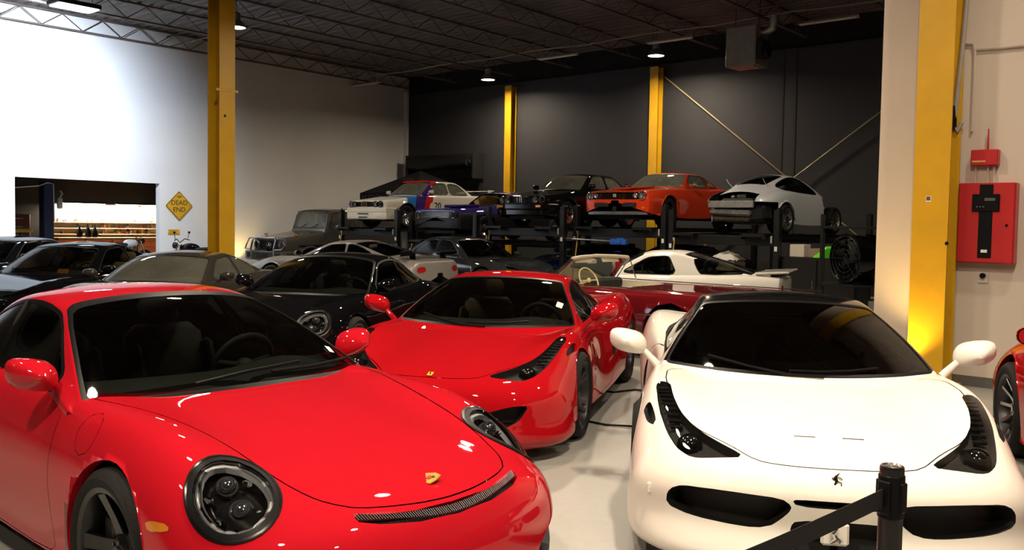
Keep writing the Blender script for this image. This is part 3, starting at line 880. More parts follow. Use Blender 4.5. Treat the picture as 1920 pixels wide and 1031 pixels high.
# ------------------------------------------------------------------ rear-engined coupe (round lamps)
NET911 = [
 [(1.025,0.000,0.130),(1.015,0.300,0.130),(0.969,0.520,0.130),(0.859,0.700,0.130),(0.719,0.810,0.130),(0.586,0.870,0.130),(0.480,0.885,0.130),(0.420,0.885,0.130)],
 [(1.085,0.000,0.220),(1.075,0.300,0.220),(1.018,0.530,0.220),(0.899,0.720,0.220),(0.749,0.825,0.210),(0.606,0.880,0.190),(0.490,0.892,0.170),(0.425,0.890,0.145)],
 [(1.095,0.000,0.380),(1.085,0.300,0.380),(1.028,0.540,0.380),(0.904,0.725,0.370),(0.754,0.830,0.340),(0.611,0.883,0.290),(0.495,0.895,0.220),(0.430,0.892,0.160)],
 [(1.055,0.000,0.530),(1.045,0.300,0.530),(0.989,0.530,0.530),(0.869,0.715,0.500),(0.734,0.825,0.450),(0.606,0.882,0.370),(0.500,0.897,0.270),(0.435,0.894,0.170)],
 [(0.960,0.000,0.615),(0.945,0.300,0.615),(0.889,0.520,0.605),(0.791,0.690,0.575),(0.683,0.800,0.520),(0.576,0.875,0.420),(0.490,0.898,0.310),(0.435,0.896,0.185)],
 [(0.740,0.000,0.680),(0.730,0.280,0.680),(0.698,0.480,0.668),(0.642,0.690,0.672),(0.571,0.810,0.605),(0.502,0.880,0.500),(0.450,0.900,0.360),(0.410,0.898,0.200)],
 [(.48,0,.738),(.475,.27,.738),(.46,.46,.728),(.43,.69,.768),(.40,.81,.705),(.37,.882,.58),(.35,.90,.40),(.34,.898,.22)],
 [(.15,0,.795),(.15,.27,.793),(.15,.47,.782),(.15,.69,.828),(.15,.81,.765),(.15,.885,.62),(.15,.90,.42),(.15,.895,.22)],
 [(-.2,0,.838),(-.2,.27,.836),(-.2,.48,.826),(-.2,.70,.850),(-.2,.81,.785),(-.2,.88,.63),(-.2,.893,.42),(-.2,.885,.22)],
 [(-.5,0,.862),(-.5,.27,.860),(-.5,.49,.852),(-.5,.72,.855),(-.5,.80,.80),(-.5,.87,.63),(-.5,.885,.42),(-.5,.875,.2)],
 [(-.9,0,.87),(-.9,.27,.87),(-.9,.5,.868),(-.9,.725,.862),(-.9,.80,.805),(-.9,.862,.63),(-.9,.878,.42),(-.9,.87,.19)],
 [(-1.4,0,.88),(-1.4,.27,.88),(-1.4,.5,.878),(-1.4,.735,.87),(-1.4,.81,.81),(-1.4,.865,.63),(-1.4,.88,.42),(-1.4,.87,.19)],
 [(-1.8,0,.90),(-1.8,.27,.90),(-1.8,.5,.898),(-1.8,.745,.885),(-1.8,.835,.825),(-1.8,.89,.64),(-1.8,.897,.42),(-1.8,.88,.2)],
 [(-2.15,0,.92),(-2.15,.27,.92),(-2.15,.5,.915),(-2.15,.76,.90),(-2.15,.86,.84),(-2.15,.92,.66),(-2.15,.925,.44),(-2.15,.90,.22)],
 [(-2.5,0,.92),(-2.5,.27,.92),(-2.5,.5,.915),(-2.5,.75,.895),(-2.5,.86,.83),(-2.5,.926,.66),(-2.5,.926,.44),(-2.5,.90,.22)],
 [(-2.85,0,.89),(-2.85,.27,.89),(-2.85,.5,.88),(-2.85,.72,.85),(-2.84,.83,.78),(-2.82,.905,.64),(-2.8,.91,.44),(-2.8,.89,.24)],
 [(-3.15,0,.835),(-3.15,.27,.83),(-3.14,.48,.825),(-3.11,.66,.80),(-3.07,.77,.74),(-3.03,.86,.62),(-3.0,.87,.45),(-2.98,.85,.25)],
 [(-3.40,0,.76),(-3.40,.27,.755),(-3.38,.46,.75),(-3.32,.62,.73),(-3.25,.73,.68),(-3.18,.81,.58),(-3.13,.83,.45),(-3.09,.81,.27)],
 [(-3.52,0,.63),(-3.51,.27,.63),(-3.48,.45,.62),(-3.41,.61,.61),(-3.33,.71,.58),(-3.24,.79,.52),(-3.17,.815,.43),(-3.12,.80,.28)],
 [(-3.52,0,.42),(-3.51,.27,.42),(-3.48,.45,.42),(-3.42,.6,.42),(-3.34,.70,.42),(-3.25,.78,.40),(-3.18,.805,.36),(-3.13,.795,.28)],
 [(-3.42,0,.24),(-3.41,.27,.24),(-3.38,.45,.24),(-3.33,.59,.24),(-3.26,.69,.25),(-3.19,.76,.26),(-3.15,.79,.27),(-3.13,.79,.275)],
]
GH911 = [gh_row(-.24, .812, -.44, .77, .790, -.56, .81, .800),
 gh_row(-.38, .880, -.54, .745, .852, -.66, .80, .82), gh_row(-.70, 1.045, -.82, .665, 1.000, -.90, .775, .84), gh_row(-1.00, 1.172, -1.08, .59, 1.115, -1.14, .76, .845),
 gh_row(-1.22, 1.240, -1.29, .530, 1.183, -1.32, .75, .85), gh_row(-1.55, 1.272, -1.58, .53, 1.215, -1.6, .755, .86), gh_row(-1.90, 1.255, -1.9, .515, 1.197, -1.9, .755, .87),
 gh_row(-2.22, 1.185, -2.2, .49, 1.128, -2.2, .745, .87), gh_row(-2.50, 1.09, -2.47, .455, 1.04, -2.47, .72, .86), gh_row(-2.78, .975, -2.74, .42, .935, -2.74, .68, .83), gh_row(-3.05, .86, -3.0, .40, .83, -3.0, .62, .78)]

def scaled(net, sx=1, sy=1, sz=1): return [[(x*sx, y*sy, z*sz) for x, y, z in r] for r in net]

SIDE911 = rounded([(-.72, .865), (-1.22, 1.135), (-1.50, 1.185), (-1.80, 1.180), (-2.10, 1.11), (-2.42, .985), (-2.30, .935), (-1.9, .90), (-1.2, .872)], 1)
HL_C, HL_AX = (.605, .690, .668), (.66, .30, .66)

def lamp911(car, fin=True, ring=None):
    """round front lamp: black surround, bright ring, dark bowl with projectors, clear domed cover"""
    f = lambda r: f_disc(HL_C, r, HL_AX, stretch=1.30)
    c = np.array(HL_C); a = np.array(HL_AX)/np.linalg.norm(HL_AX)
    out = car.take(f(.158))
    for sg in (1, -1):
        p = out.split(lambda q: -sg*q.V[:, 1])[0]
        g = f(.130)
        ringo, inn = p.split(lambda q: -g(q))
        T = inn.offset(-.065)
        o = surf_obj('headlight', [(ringo.offset(.005), 0), (p.wall(p.offset(.005)), 0), (T, 1), (inn.wall(T), 1)], [BLACKP, GLOSSB], car.o)
        m = np.array([1, sg, 1]); C = Vector(c*m); A = Vector(a*m)
        e2 = Vector((-A.z, 0, A.x)).normalized(); e1 = A.cross(e2)
        r1_ = inn.band(g, -.017, -.001)[0]; r2_ = p.band(f(.158), -.010, -.004)[0]
        surf_obj('lamp_ring', [(r1_.offset(-.014), 0), (r1_.offset(-.014).wall(r1_.offset(-.035)), 0)], RINGPALE, o)
        surf_obj('lamp_bezel', [(r2_.offset(.0065), 0)], CHROME, o)
        b = MB()
        for k, (u, v, rr) in enumerate(((0.0, .055, .040), (.012, -.055, .045))):
            p0 = C+e1*u*sg+e2*v
            b.cyl(p0-A*.075, p0-A*.035, rr*1.15, rr, 20); b.ball(p0-A*.04, (rr*.85,)*3, 16, 10)
        b.build('projector', PROJ, o)
        for u, v in ((-.07, .04), (.075, .03), (-.06, -.075), (.07, -.06)):
            b = MB(); b.box(C+e1*u+e2*v-A*.045, (.045, .022, .02), None, .005); b.build('daylight_element', CHROME, o)
        dome = Surf(inn.V.copy(), inn.N, inn.UV, inn.Q)
        dd = g(inn); dome.V = inn.V+inn.N*np.clip(-dd/.130, 0, 1)[:, None]**.5*.018
        surf_obj('lens', [(dome, 0)], LENSC, o)

def car911(name, label, loc, yaw, pm, hero=True, su=6, sv=5, glassm=None, face=None, detail=True):
    c = Car(name, label, loc, yaw, pm)
    c.body(NET911, su, sv); c.house(GH911, su, sv)
    c.arch(0, .365, .338); c.arch(-2.457, .372, .345)
    hood = rounded([(.992, -.1), (.985, .12), (.955, .27), (.91, .39), (.81, .47), (.60, .53), (.2, .57), (-.1, .62), (-.42, .70), (-.55, .72), (-.55, -.1)], 2)
    lamp911(c)
    if hero:
        # outlet slot ahead of the lid
        slot = [(1.045, 0), (1.035, .2), (1.005, .34), (.955, .435), (.925, .415), (.972, .33), (1.0, .2), (1.008, 0), (1.008, -.1), (1.045, -.1)]
        for o in c.pocket(f_xy(slot, zmin=.45), 'outlet_slot', BLACKP, .03, wallm=pm): pass
        b = MB()
        for i in range(-40, 41):
            y = i*.0102; t = abs(y)/.41
            x, _, z = c.skin(1.026-.085*t*t, y, 'low0', -.001); x -= 0
            b.box((x, y, z-.004), (.034, .003, .010), RZ(-math.copysign(.25*t, y))@RY(.55))
        tag(b.build('outlet_vane', ALLOY, c.o), kind='stuff')
        # lower intakes and the black corner vents
        c.pocket(f_yz(rounded([(.0, .20), (.34, .20), (.34, .32), (.0, .32), (-.3, .32), (-.3, .2)], 1), xmin=.7), 'centre_intake', GRILLE, .06)
        c.pocket(f_yz(rounded([(.44, .19), (.78, .21), (.80, .42), (.70, .40), (.46, .33)], 1), xmin=.55), 'side_intake', GRILLE, .06, lr=True)
        c.groove(f_xy(hood, zmin=.5), .003)
        c.groove(lambda s: np.maximum(np.maximum(sdf2(s.V[:, [0, 2]], np.array([(.47, .2), (.47, .62), (.62, .50), (1.2, .5), (1.2, .2)])), -np.abs(s.V[:, 1])+.5), .62-10), .0018) if False else None
        c.groove(f_xz(rounded([(-.62, .86), (-.60, .55), (-.52, .30), (-.5, .2), (-1.8, .2), (-1.72, .45), (-1.60, .7), (-1.58, .9)], 1), ymin=.6), .002)
        # fuel flap in the passenger-side wing
        ff = lambda s: np.maximum(np.hypot(s.V[:, 0]+.30, (s.V[:, 2]-.752)*1.1)-.088, s.V[:, 1]+.5)
        c.groove(ff, .0016)
        # amber side marker ahead of the wheel
        c.panel(f_xz(rounded([(.335, .565), (.50, .572), (.475, .545), (.365, .525)], 1), ymin=.6), 'side_marker', AMBER, off=.002, lr=True)
        # washer jets
        for s in (-1, 1):
            b = MB(); b.cyl((.78, s*.655, .548), (.79, s*.655, .560), .014, n=12); b.build('washer_cap', BLACKP, c.o)
    tub(c, rounded([(-.36, -.2), (-.36, .1), (-.54, .62), (-.75, .745), (-1.4, .75), (-2.0, .745), (-2.45, .66), (-2.85, .46), (-2.9, -.2)], 1), .40)
    gm = glassm or GLASS
    # windscreen with black border
    scr = f_uv(rounded([(.80, -.5), (.80, 1.5), (.86, 2.80), (1.2, 2.97), (3.55, 2.90), (3.75, 2.4), (3.80, 1), (3.80, -.5)], 1))
    c.ring(scr, 0, .34, 8)
    c.glaze('windscreen', scr, gm)
    side = f_xz(SIDE911, ymin=.3)
    c.ring(side, 0, .020, 8)
    c.glaze('side_window', side, gm, lr=True)
    rearw = f_uv(rounded([(6.6, -.5), (6.6, 2.2), (6.75, 2.6), (8.2, 2.6), (8.55, 2.2), (8.6, -.5)], 1))
    c.glaze('rear_window', rearw, gm)
    liner(c)
    for s in (-1, 1):
        b = MB(); b.tube([(-1.72, s*.70, .90), (-1.74, s*.60, 1.09), (-1.76, s*.54, 1.18)], .018, 6); b.build('door_pillar', BLACKP, c.o)
    cabin(c, -.62, .855, 1.42)
    mirror_part(c, -.75, .875, .945, pm, (.11, .105, .072), (-.05, -.13, -.10), tilt=.25)
    # tail lamps and rear grille
    c.panel(f_yz(rounded([(.38, .68), (.76, .64), (.74, .58), (.40, .63)], 1), xmax=-3.0), 'tail_lamp', REDLENS, off=.003, lr=True)
    for x, R, w in ((0, .338, .245), (-2.457, .345, .305)):
        for s in (-1, 1):
            add_wheel(c.o, x, s*(.893 if x == 0 else .915), R, w, .262, 'five' if not face else 'twin5', BALLOY, face or BALLOY, 0.0)
    b = MB(); b.box((-1.25, 0, .16), (4.1, 1.3, .06)); b.build('underbody', BLACKP, c.o)
    c.finish()
    return c

# ------------------------------------------------------------------ mid-engined coupe (long upswept lamps)
NET458 = [
 [(1.0,0,.10),(.99,.3,.10),(.95,.55,.10),(.86,.75,.10),(.72,.88,.11),(.60,.93,.12),(.50,.945,.13),(.43,.945,.13)],
 [(1.07,0,.16),(1.06,.3,.16),(1.02,.56,.16),(.92,.77,.16),(.76,.90,.165),(.62,.945,.16),(.51,.955,.15),(.435,.953,.145)],
 [(1.06,0,.29),(1.05,.3,.29),(1.01,.56,.29),(.91,.77,.29),(.75,.90,.28),(.615,.945,.25),(.51,.957,.2),(.437,.955,.16)],
 [(1.065,0,.41),(1.055,.3,.41),(1.01,.56,.415),(.905,.77,.41),(.745,.895,.385),(.61,.943,.33),(.505,.958,.255),(.438,.956,.175)],
 [(1.03,0,.495),(1.02,.3,.50),(.965,.55,.505),(.86,.745,.505),(.72,.875,.465),(.60,.937,.39),(.50,.957,.29),(.437,.956,.19)],
 [(.93,0,.565),(.92,.3,.567),(.87,.53,.572),(.775,.71,.578),(.66,.84,.545),(.565,.92,.45),(.485,.953,.33),(.433,.955,.205)],
 [(.70,0,.635),(.695,.28,.635),(.67,.5,.622),(.61,.71,.642),(.55,.83,.607),(.49,.912,.51),(.44,.95,.37),(.41,.955,.215)],
 [(.42,0,.70),(.42,.28,.698),(.41,.50,.682),(.39,.74,.732),(.37,.845,.692),(.355,.917,.57),(.345,.95,.40),(.335,.955,.22)],
 [(.12,0,.755),(.12,.28,.752),(.12,.53,.732),(.12,.77,.797),(.12,.865,.75),(.12,.928,.60),(.12,.957,.42),(.12,.955,.22)],
 [(-.2,0,.80),(-.2,.28,.797),(-.2,.55,.775),(-.2,.78,.815),(-.2,.868,.76),(-.2,.93,.60),(-.2,.953,.42),(-.2,.95,.21)],
 [(-.55,0,.81),(-.55,.28,.808),(-.55,.56,.80),(-.55,.775,.812),(-.55,.85,.75),(-.55,.91,.58),(-.55,.93,.41),(-.55,.94,.19)],
 [(-1.0,0,.81),(-1.0,.28,.81),(-1.0,.56,.81),(-1.0,.78,.805),(-1.0,.835,.74),(-1.0,.872,.56),(-1.0,.90,.39),(-1.0,.935,.17)],
 [(-1.5,0,.82),(-1.5,.28,.82),(-1.5,.56,.82),(-1.5,.79,.825),(-1.5,.85,.755),(-1.5,.885,.58),(-1.5,.91,.4),(-1.5,.94,.17)],
 [(-1.9,0,.84),(-1.9,.28,.84),(-1.9,.56,.845),(-1.9,.79,.885),(-1.9,.885,.83),(-1.9,.94,.63),(-1.9,.945,.42),(-1.9,.94,.18)],
 [(-2.3,0,.88),(-2.3,.28,.88),(-2.3,.56,.885),(-2.3,.795,.935),(-2.3,.90,.885),(-2.3,.962,.67),(-2.3,.962,.45),(-2.3,.945,.2)],
 [(-2.65,0,.90),(-2.65,.28,.90),(-2.65,.56,.90),(-2.65,.79,.94),(-2.65,.90,.88),(-2.65,.968,.67),(-2.65,.968,.45),(-2.65,.95,.22)],
 [(-3.0,0,.89),(-3.0,.28,.89),(-3.0,.56,.885),(-3.0,.77,.90),(-3.0,.875,.84),(-3.0,.95,.66),(-3.0,.95,.45),(-3.0,.93,.25)],
 [(-3.28,0,.85),(-3.28,.28,.85),(-3.26,.55,.845),(-3.23,.73,.84),(-3.2,.83,.78),(-3.16,.91,.62),(-3.13,.92,.45),(-3.1,.90,.27)],
 [(-3.46,0,.78),(-3.45,.28,.78),(-3.42,.53,.775),(-3.36,.70,.76),(-3.3,.79,.70),(-3.24,.87,.58),(-3.2,.885,.45),(-3.16,.87,.28)],
 [(-3.46,0,.55),(-3.45,.28,.55),(-3.42,.53,.55),(-3.37,.69,.55),(-3.31,.77,.52),(-3.25,.85,.47),(-3.21,.87,.4),(-3.17,.86,.28)],
 [(-3.38,0,.27),(-3.37,.28,.27),(-3.34,.53,.27),(-3.3,.68,.27),(-3.26,.76,.275),(-3.22,.83,.28),(-3.19,.85,.28),(-3.17,.855,.28)],
]
GH458 = [gh_row(.02, .752, -.40, .80, .775, -.56, .82, .765),
 gh_row(-.12, .822, -.47, .765, .835, -.60, .815, .772), gh_row(-.42, .965, -.67, .69, .955, -.72, .81, .775), gh_row(-.72, 1.092, -.88, .60, 1.062, -.92, .80, .775),
 gh_row(-1.00, 1.172, -1.10, .545, 1.130, -1.13, .80, .775), gh_row(-1.32, 1.208, -1.36, .525, 1.160, -1.38, .80, .785), gh_row(-1.65, 1.190, -1.66, .50, 1.142, -1.68, .79, .80),
 gh_row(-1.98, 1.125, -1.96, .47, 1.085, -1.98, .76, .83), gh_row(-2.3, 1.035, -2.27, .43, 1.0, -2.28, .70, .85), gh_row(-2.62, .94, -2.6, .40, .92, -2.6, .62, .86), gh_row(-2.9, .86, -2.88, .38, .85, -2.88, .55, .82)]
SIDE458 = rounded([(-.60, .815), (-1.02, 1.06), (-1.30, 1.125), (-1.55, 1.115), (-1.78, 1.03), (-1.86, .93), (-1.75, .86), (-1.2, .825)], 1)
LAMP458 = [(.868, .40), (.872, .50), (.868, .60), (.845, .66), (.76, .72), (.62, .765), (.42, .81), (.12, .83), (.12, .75), (.30, .735), (.43, .708), (.53, .67), (.62, .61), (.74, .51)]

def car458(name, label, loc, yaw, pm, special=False, roofm=None, face=None, glassm=None):
    c = Car(name, label, loc, yaw, pm)
    net = [list(r) for r in NET458]
    if special:      # face of the bumper set back under its ledge
        for i, dx in ((1, .025), (2, -.03), (3, -.012)): net[i] = [(x+dx*k, y, z) for (x, y, z), k in zip(net[i], (1, 1, 1, .9, .5, 0, 0, 0))]
    c.body(net, 7, 6); c.house(GH458, 6, 6)
    c.arch(0, .362, .335); c.arch(-2.65, .375, .35)
    # lamps
    lp = rounded(LAMP458, 1)
    a = c.take(f_xy(lp, zmin=.4))
    for sg in (1, -1):
        p = a.split(lambda q: -sg*q.V[:, 1])[0]
        T = p.offset(-.05)
        o = surf_obj('headlight', [(T, 0), (p.wall(T), 0)], [mat('lamp_bowl', (.09, .09, .09), .4, metal=.5)], c.o)
        b = MB(); C = Vector((.72, sg*.655, .580))
        b.cyl(C+Vector((-.10, 0, -.03)), C+Vector((-.01, 0, .0)), .068, .062, 24); b.ball(C+Vector((-.02, 0, -.005)), (.05, .055, .055), 16, 10)
        b.build('projector', GLOSSB, o)
        for i in range(9):
            t = i/8; x = .56-.40*t; y = lerp(.715, .788, t); x, yy, z = c.skin(x, sg*y, 'low0', -.030)
            b = MB(); b.box((x, sg*y, z), (.022, .062, .014), RY(.3)); b.build('led_element', DALLOY, o)
        surf_obj('lens', [(p.offset(.001), 0)], glass('lens_light', (.72, .72, .72)), o)
    # slot vents beside the lamps
    c.pocket(f_xy(rounded([(.28, .858), (.48, .820), (.52, .828), (.44, .868), (.28, .892)], 1), zmin=.45), 'wing_vent', GRILLE, .04, lr=True) if special else c.pocket(f_xy(rounded([(.36, .868), (.08, .905), (.07, .87), (.33, .852)], 1), zmin=.45), 'wing_vent', GRILLE, .03, lr=True, wallm=pm)
    hood = rounded([(.935, -.1), (.93, .2), (.90, .36), (.72, .50), (.60, .63), (.42, .725), (.1, .775), (-.25, .76), (-.35, .5), (-.2, -.1)], 1)
    c.groove(f_xy(hood, zmin=.48), .003)
    c.groove(f_xz(rounded([(-.58, .83), (-.50, .5), (-.55, .2), (-1.55, .2), (-1.7, .5), (-1.62, .8)], 1), ymin=.6), .002)
    if special:
        c.pocket(f_yz(rounded([(.205, .405), (.25, .448), (.52, .458), (.71, .450), (.76, .41), (.765, .345), (.66, .318), (.40, .300), (.30, .310)], 1), xmin=.5), 'side_intake', GRILLE, .10, lr=True)
        c.pocket(f_yz(rounded([(-.19, .415), (.19, .415), (.215, .435), (.21, .448), (.0, .448), (-.21, .448)], 1), xmin=.7), 'upper_slot', GRILLE, .05)
        c.pocket(f_yz(rounded([(-.25, .20), (.21, .20), (.22, .335), (.17, .355), (-.25, .355)], 1), xmin=.7), 'centre_intake', GRILLE, .09)
        for s in (-1, 1):
            b = MB(); b.box((.80, s*.835, .395), (.06, .012, .05), RZ(s*.6), .004); b.build('bumper_fin', pm, c.o)
            b = MB(); b.box((1.045, -.03, .305), (.03, .12, .105), None, .012) if s > 0 else b.box((1.07, 0, .115), (.02, .30, .012), None, .004)
            b.build('front_badge_plate' if s > 0 else 'front_splitter', pm if s > 0 else BLACKP, c.o)
        # bonnet outlets
        for s in (-1, 1):
            q_ = c.skin(.663, s*.112, 'low0', .0005); plate(c, 'bonnet_slot', DALLOY, q_, (.006, .10, .002), RY(.22), 0)
    else:
        c.pocket(f_yz(rounded([(-.3, .22), (.45, .23), (.61, .27), (.68, .32), (.73, .415), (.60, .405), (.45, .36), (-.3, .33)], 1), xmin=.5), 'front_intake', GRILLE, .10)
        b = MB(); b.tube([(.96, -.62, .30), (1.02, -.3, .275), (1.03, 0, .275), (1.02, .3, .275), (.96, .62, .30)], .012, 6); b.build('intake_bar', BLACKP, c.o)
    # scoop along the rear wing
    c.pocket(f_xz(rounded([(-1.66, .70), (-1.76, .52), (-1.70, .40), (-1.60, .42), (-1.62, .60)], 1), ymin=.6), 'side_scoop', GRILLE, .05, lr=True)
    tub(c, rounded([(-.14, -.2), (-.16, .2), (-.44, .62), (-.70, .765), (-1.3, .78), (-1.85, .765), (-2.2, .66), (-2.6, .45), (-2.7, -.2)], 1), .36)
    gm = glassm or GLASS
    scr = f_uv(rounded([(1.02, -.5), (.98, 1.2), (.92, 2.2), (.85, 2.90), (1.2, 2.96), (3.75, 2.86), (3.85, 2.4), (3.88, 1), (3.88, -.5)], 1))
    c.ring(scr, 0, .16, 8)
    c.glaze('windscreen', scr, gm)
    side = f_xz(SIDE458, ymin=.3)
    c.ring(side, 0, .014, 8)
    c.glaze('side_window', side, GLASS, lr=True)
    c.glaze('engine_window', f_uv(rounded([(6.3, -.5), (6.3, 2.4), (8.8, 2.3), (9.0, -.5)], 1)), GLASSD)
    if roofm:
        # black roof and screen pillars
        c.region(lambda s: np.maximum(np.maximum(np.abs(s.UV[:, 1])-4.02, s.UV[:, 0]-6.4), .84-s.UV[:, 0]), 1, 'up')
    liner(c)
    cabin(c, -.50, .80, 1.40, seatm=INTAN if not special else INTER, xs=-1.35)
    mirror_part(c, -.46, 1.005, .935, pm, (.10, .115, .072), (.0, -.18, -.14), tilt=.22)
    for x, R, w in ((0, .335, .245), (-2.65, .35, .30)):
        for s in (-1, 1): add_wheel(c.o, x, s*(.945 if x == 0 else .95), R, w, .258, 'twin5', face or DALLOY, face or ALLOY)
    for s in (-1, 1):
        for k, zz in enumerate((.60,)):
            b = MB(); b.lathe([(.0, 0), (.055, .0), (.07, .03), (.075, .0)], c=(0, 0, 0), axis='x', n=20); b.build('tail_lamp', REDLENS, c.o, (-3.43, s*.55, .66), (0, 0, PI))
    b = MB(); b.box((-1.25, 0, .14), (4.2, 1.35, .05)); b.build('underbody', BLACKP, c.o)
    c.finish([roofm or pm])
    return c
# ------------------------------------------------------------------ saloons and coupes built from sections
def gh_auto(b, t, rt, rb, yb, yt, zb, sf=.16, sr=.12, crown=.03, drop=.045, rtaper=.03):
    """rows of a greenhouse from the screen base b, screen top t, rear top rt, rear base rb (x, z on the centre line)"""
    R = []
    def row(x, z, yk, dz, sweep, zbelt, ybelt): R.append(gh_row(x, z, x-sweep, yk, z-dz, x-sweep, ybelt, min(zbelt, z-dz-.02)))
    dx, dz = t[0]-b[0], t[1]-b[1]
    for k, e in ((-.14, 0), (0.0, 0), (.5, .018), (1.0, 0)):
        yk = lerp(yb-.02, yt, max(0, k)); row(b[0]+dx*k-e*0, b[1]+dz*k+e, yk, crown+drop*max(0, k)*.3, sf*(1-.55*max(0, k)), zb, yb+.015)
    for k in (.33, .67): row(lerp(t[0], rt[0], k), lerp(t[1], rt[1], k)+.022, yt, drop+crown*.5, sf*.45*(1-k)*.5, zb, yb+.015)
    dx, dz = rb[0]-rt[0], rb[1]-rt[1]
    for k, e in ((0, 0), (.5, .015), (1.0, 0), (1.15, 0)):
        yk = lerp(yt, yb-.05-rtaper, min(1, k)); row(rt[0]+dx*k, rt[1]+dz*k+e, yk, crown+drop*.3, -sr*.6*(1-.3*k), zb+.02*k, yb-rtaper*k)
    return R
SCREEN = [(1.12, -.5), (1.12, 2.72), (1.4, 2.80), (2.7, 2.76), (2.88, 2.5), (2.88, -.5)]
REARW = [(6.15, -.5), (6.15, 2.5), (6.3, 2.66), (7.6, 2.66), (7.85, 2.5), (7.85, -.5)]

def classic(name, label, loc, yaw, pm, secs, front, rear, gh=None, sides=(), wheels=None, res=(3, 3), gm=None, seatm=None, cab=None, rearwin=True, mirror=None, tubpoly=None, archr=None, seal=BLACKP, lhd=True):
    c = Car(name, label, loc, yaw, pm)
    rows = [section(*q) for q in secs]
    rows = cap(rows[0], 1, *front)+rows+cap(rows[-1], -1, *rear)
    c.body(rows, *res)
    gm = gm or GLASS
    for x, R, w, rr, st, fi, fa, y in wheels:
        c.arch(x, R+(archr or .045), R+.01)
    if gh is not None:
        c.house(gh, *res)
        scr = f_uv(SCREEN); rw = f_uv(REARW)
        c.ring(scr, 0, .09, 8); c.glaze('windscreen', scr, gm)
        if rearwin:
            c.ring(rw, 0, .09, 8); c.glaze('rear_window', rw, gm)
        for pl in sides:
            f = f_xz(rounded(pl, 1, .10), ymin=.3)
            c.ring(f, 0, .016, 8); c.glaze('side_window', f, gm, lr=True)
        liner(c)
    if tubpoly is not None: tub(c, tubpoly, .42, seatm)
    if cab: cabin(c, *cab, seatm=seatm or INTER, lhd=lhd)
    if mirror: mirror_part(c, *mirror)
    for x, R, w, rr, st, fi, fa, y in wheels:
        for s in (-1, 1): add_wheel(c.o, x, s*y, R, w, rr, st, fi, fa)
    b = MB(); xm = (secs[0][0]+secs[-1][0])/2; b.box((xm, 0, .22), (secs[0][0]-secs[-1][0]-.2, 1.1, .08)); b.build('underbody', BLACKP, c.o)
    return c

def round_lamp(car, x, y, z, r, depth=.05, rim=CHROME, bowl=ALLOY, name='headlight', both=True, ax=(1, 0, 0)):
    for s in ((1, -1) if both else (1,)):
        b = MB()
        b.lathe([(r*1.12, -.02), (r*1.14, .008), (r*1.02, .012), (r, .004)], axis='x', n=24)
        o = b.build(name, rim, car.o, (x, s*y, z))
        b = MB(); b.lathe([(r, .004), (r*.8, -depth*.6), (r*.3, -depth), (0, -depth)], axis='x', n=24); b.build('reflector', bowl, o)
        b = MB(); b.lathe([(r*1.0, .004), (r*.7, .016), (r*.35, .022), (0, .024)], axis='x', n=24); b.build('lens', LENSC, o)

def bar(path, h, d, bev=.012):
    """swept bar of height h and depth d along a plan path of (x, y) at z"""
    b = MB(); vs = []
    P = [Vector(p) for p in path]; n = len(P)
    for i in range(n):
        a = (P[min(i+1, n-1)]-P[max(i-1, 0)]); a.z = 0; a.normalize(); o = Vector((a.y, -a.x, 0))
        for u, v in ((-.5, -.5+.12), (-.5+.2, -.5), (.5-.3, -.5), (.5, -.25), (.5, .25), (.5-.3, .5), (-.5+.2, .5), (-.5, .5-.12)):
            vs.append(P[i]+o*u*d+Vector((0, 0, v*h)))
    fs = [(i*8+k, i*8+(k+1) % 8, (i+1)*8+(k+1) % 8, (i+1)*8+k) for i in range(n-1) for k in range(8)]
    b.add(vs, fs+[tuple(range(8)), tuple(range((n-1)*8, n*8))])
    return b

def front_path(x, w, z, bow=.06, ret=.35, n=9):
    p = [(x-bow-ret, w, z)]+[(x-bow*(k/4)**2-(.03 if abs(k) == 4 else 0), w*k/4*.985, z) for k in range(4, -5, -1)]+[(x-bow-ret, -w, z)]
    return p

def plate(car, name, m, c, d, rot=None, bev=.003):
    b = MB(); b.box(c, d, rot, bev); return b.build(name, m, car.o)

def four_wheels(wb, R, w, rr, st, fi, fa, y, y2=None): return [(0, R, w, rr, st, fi, fa, y), (-wb, R, w, rr, st, fi, fa, y2 or y)]

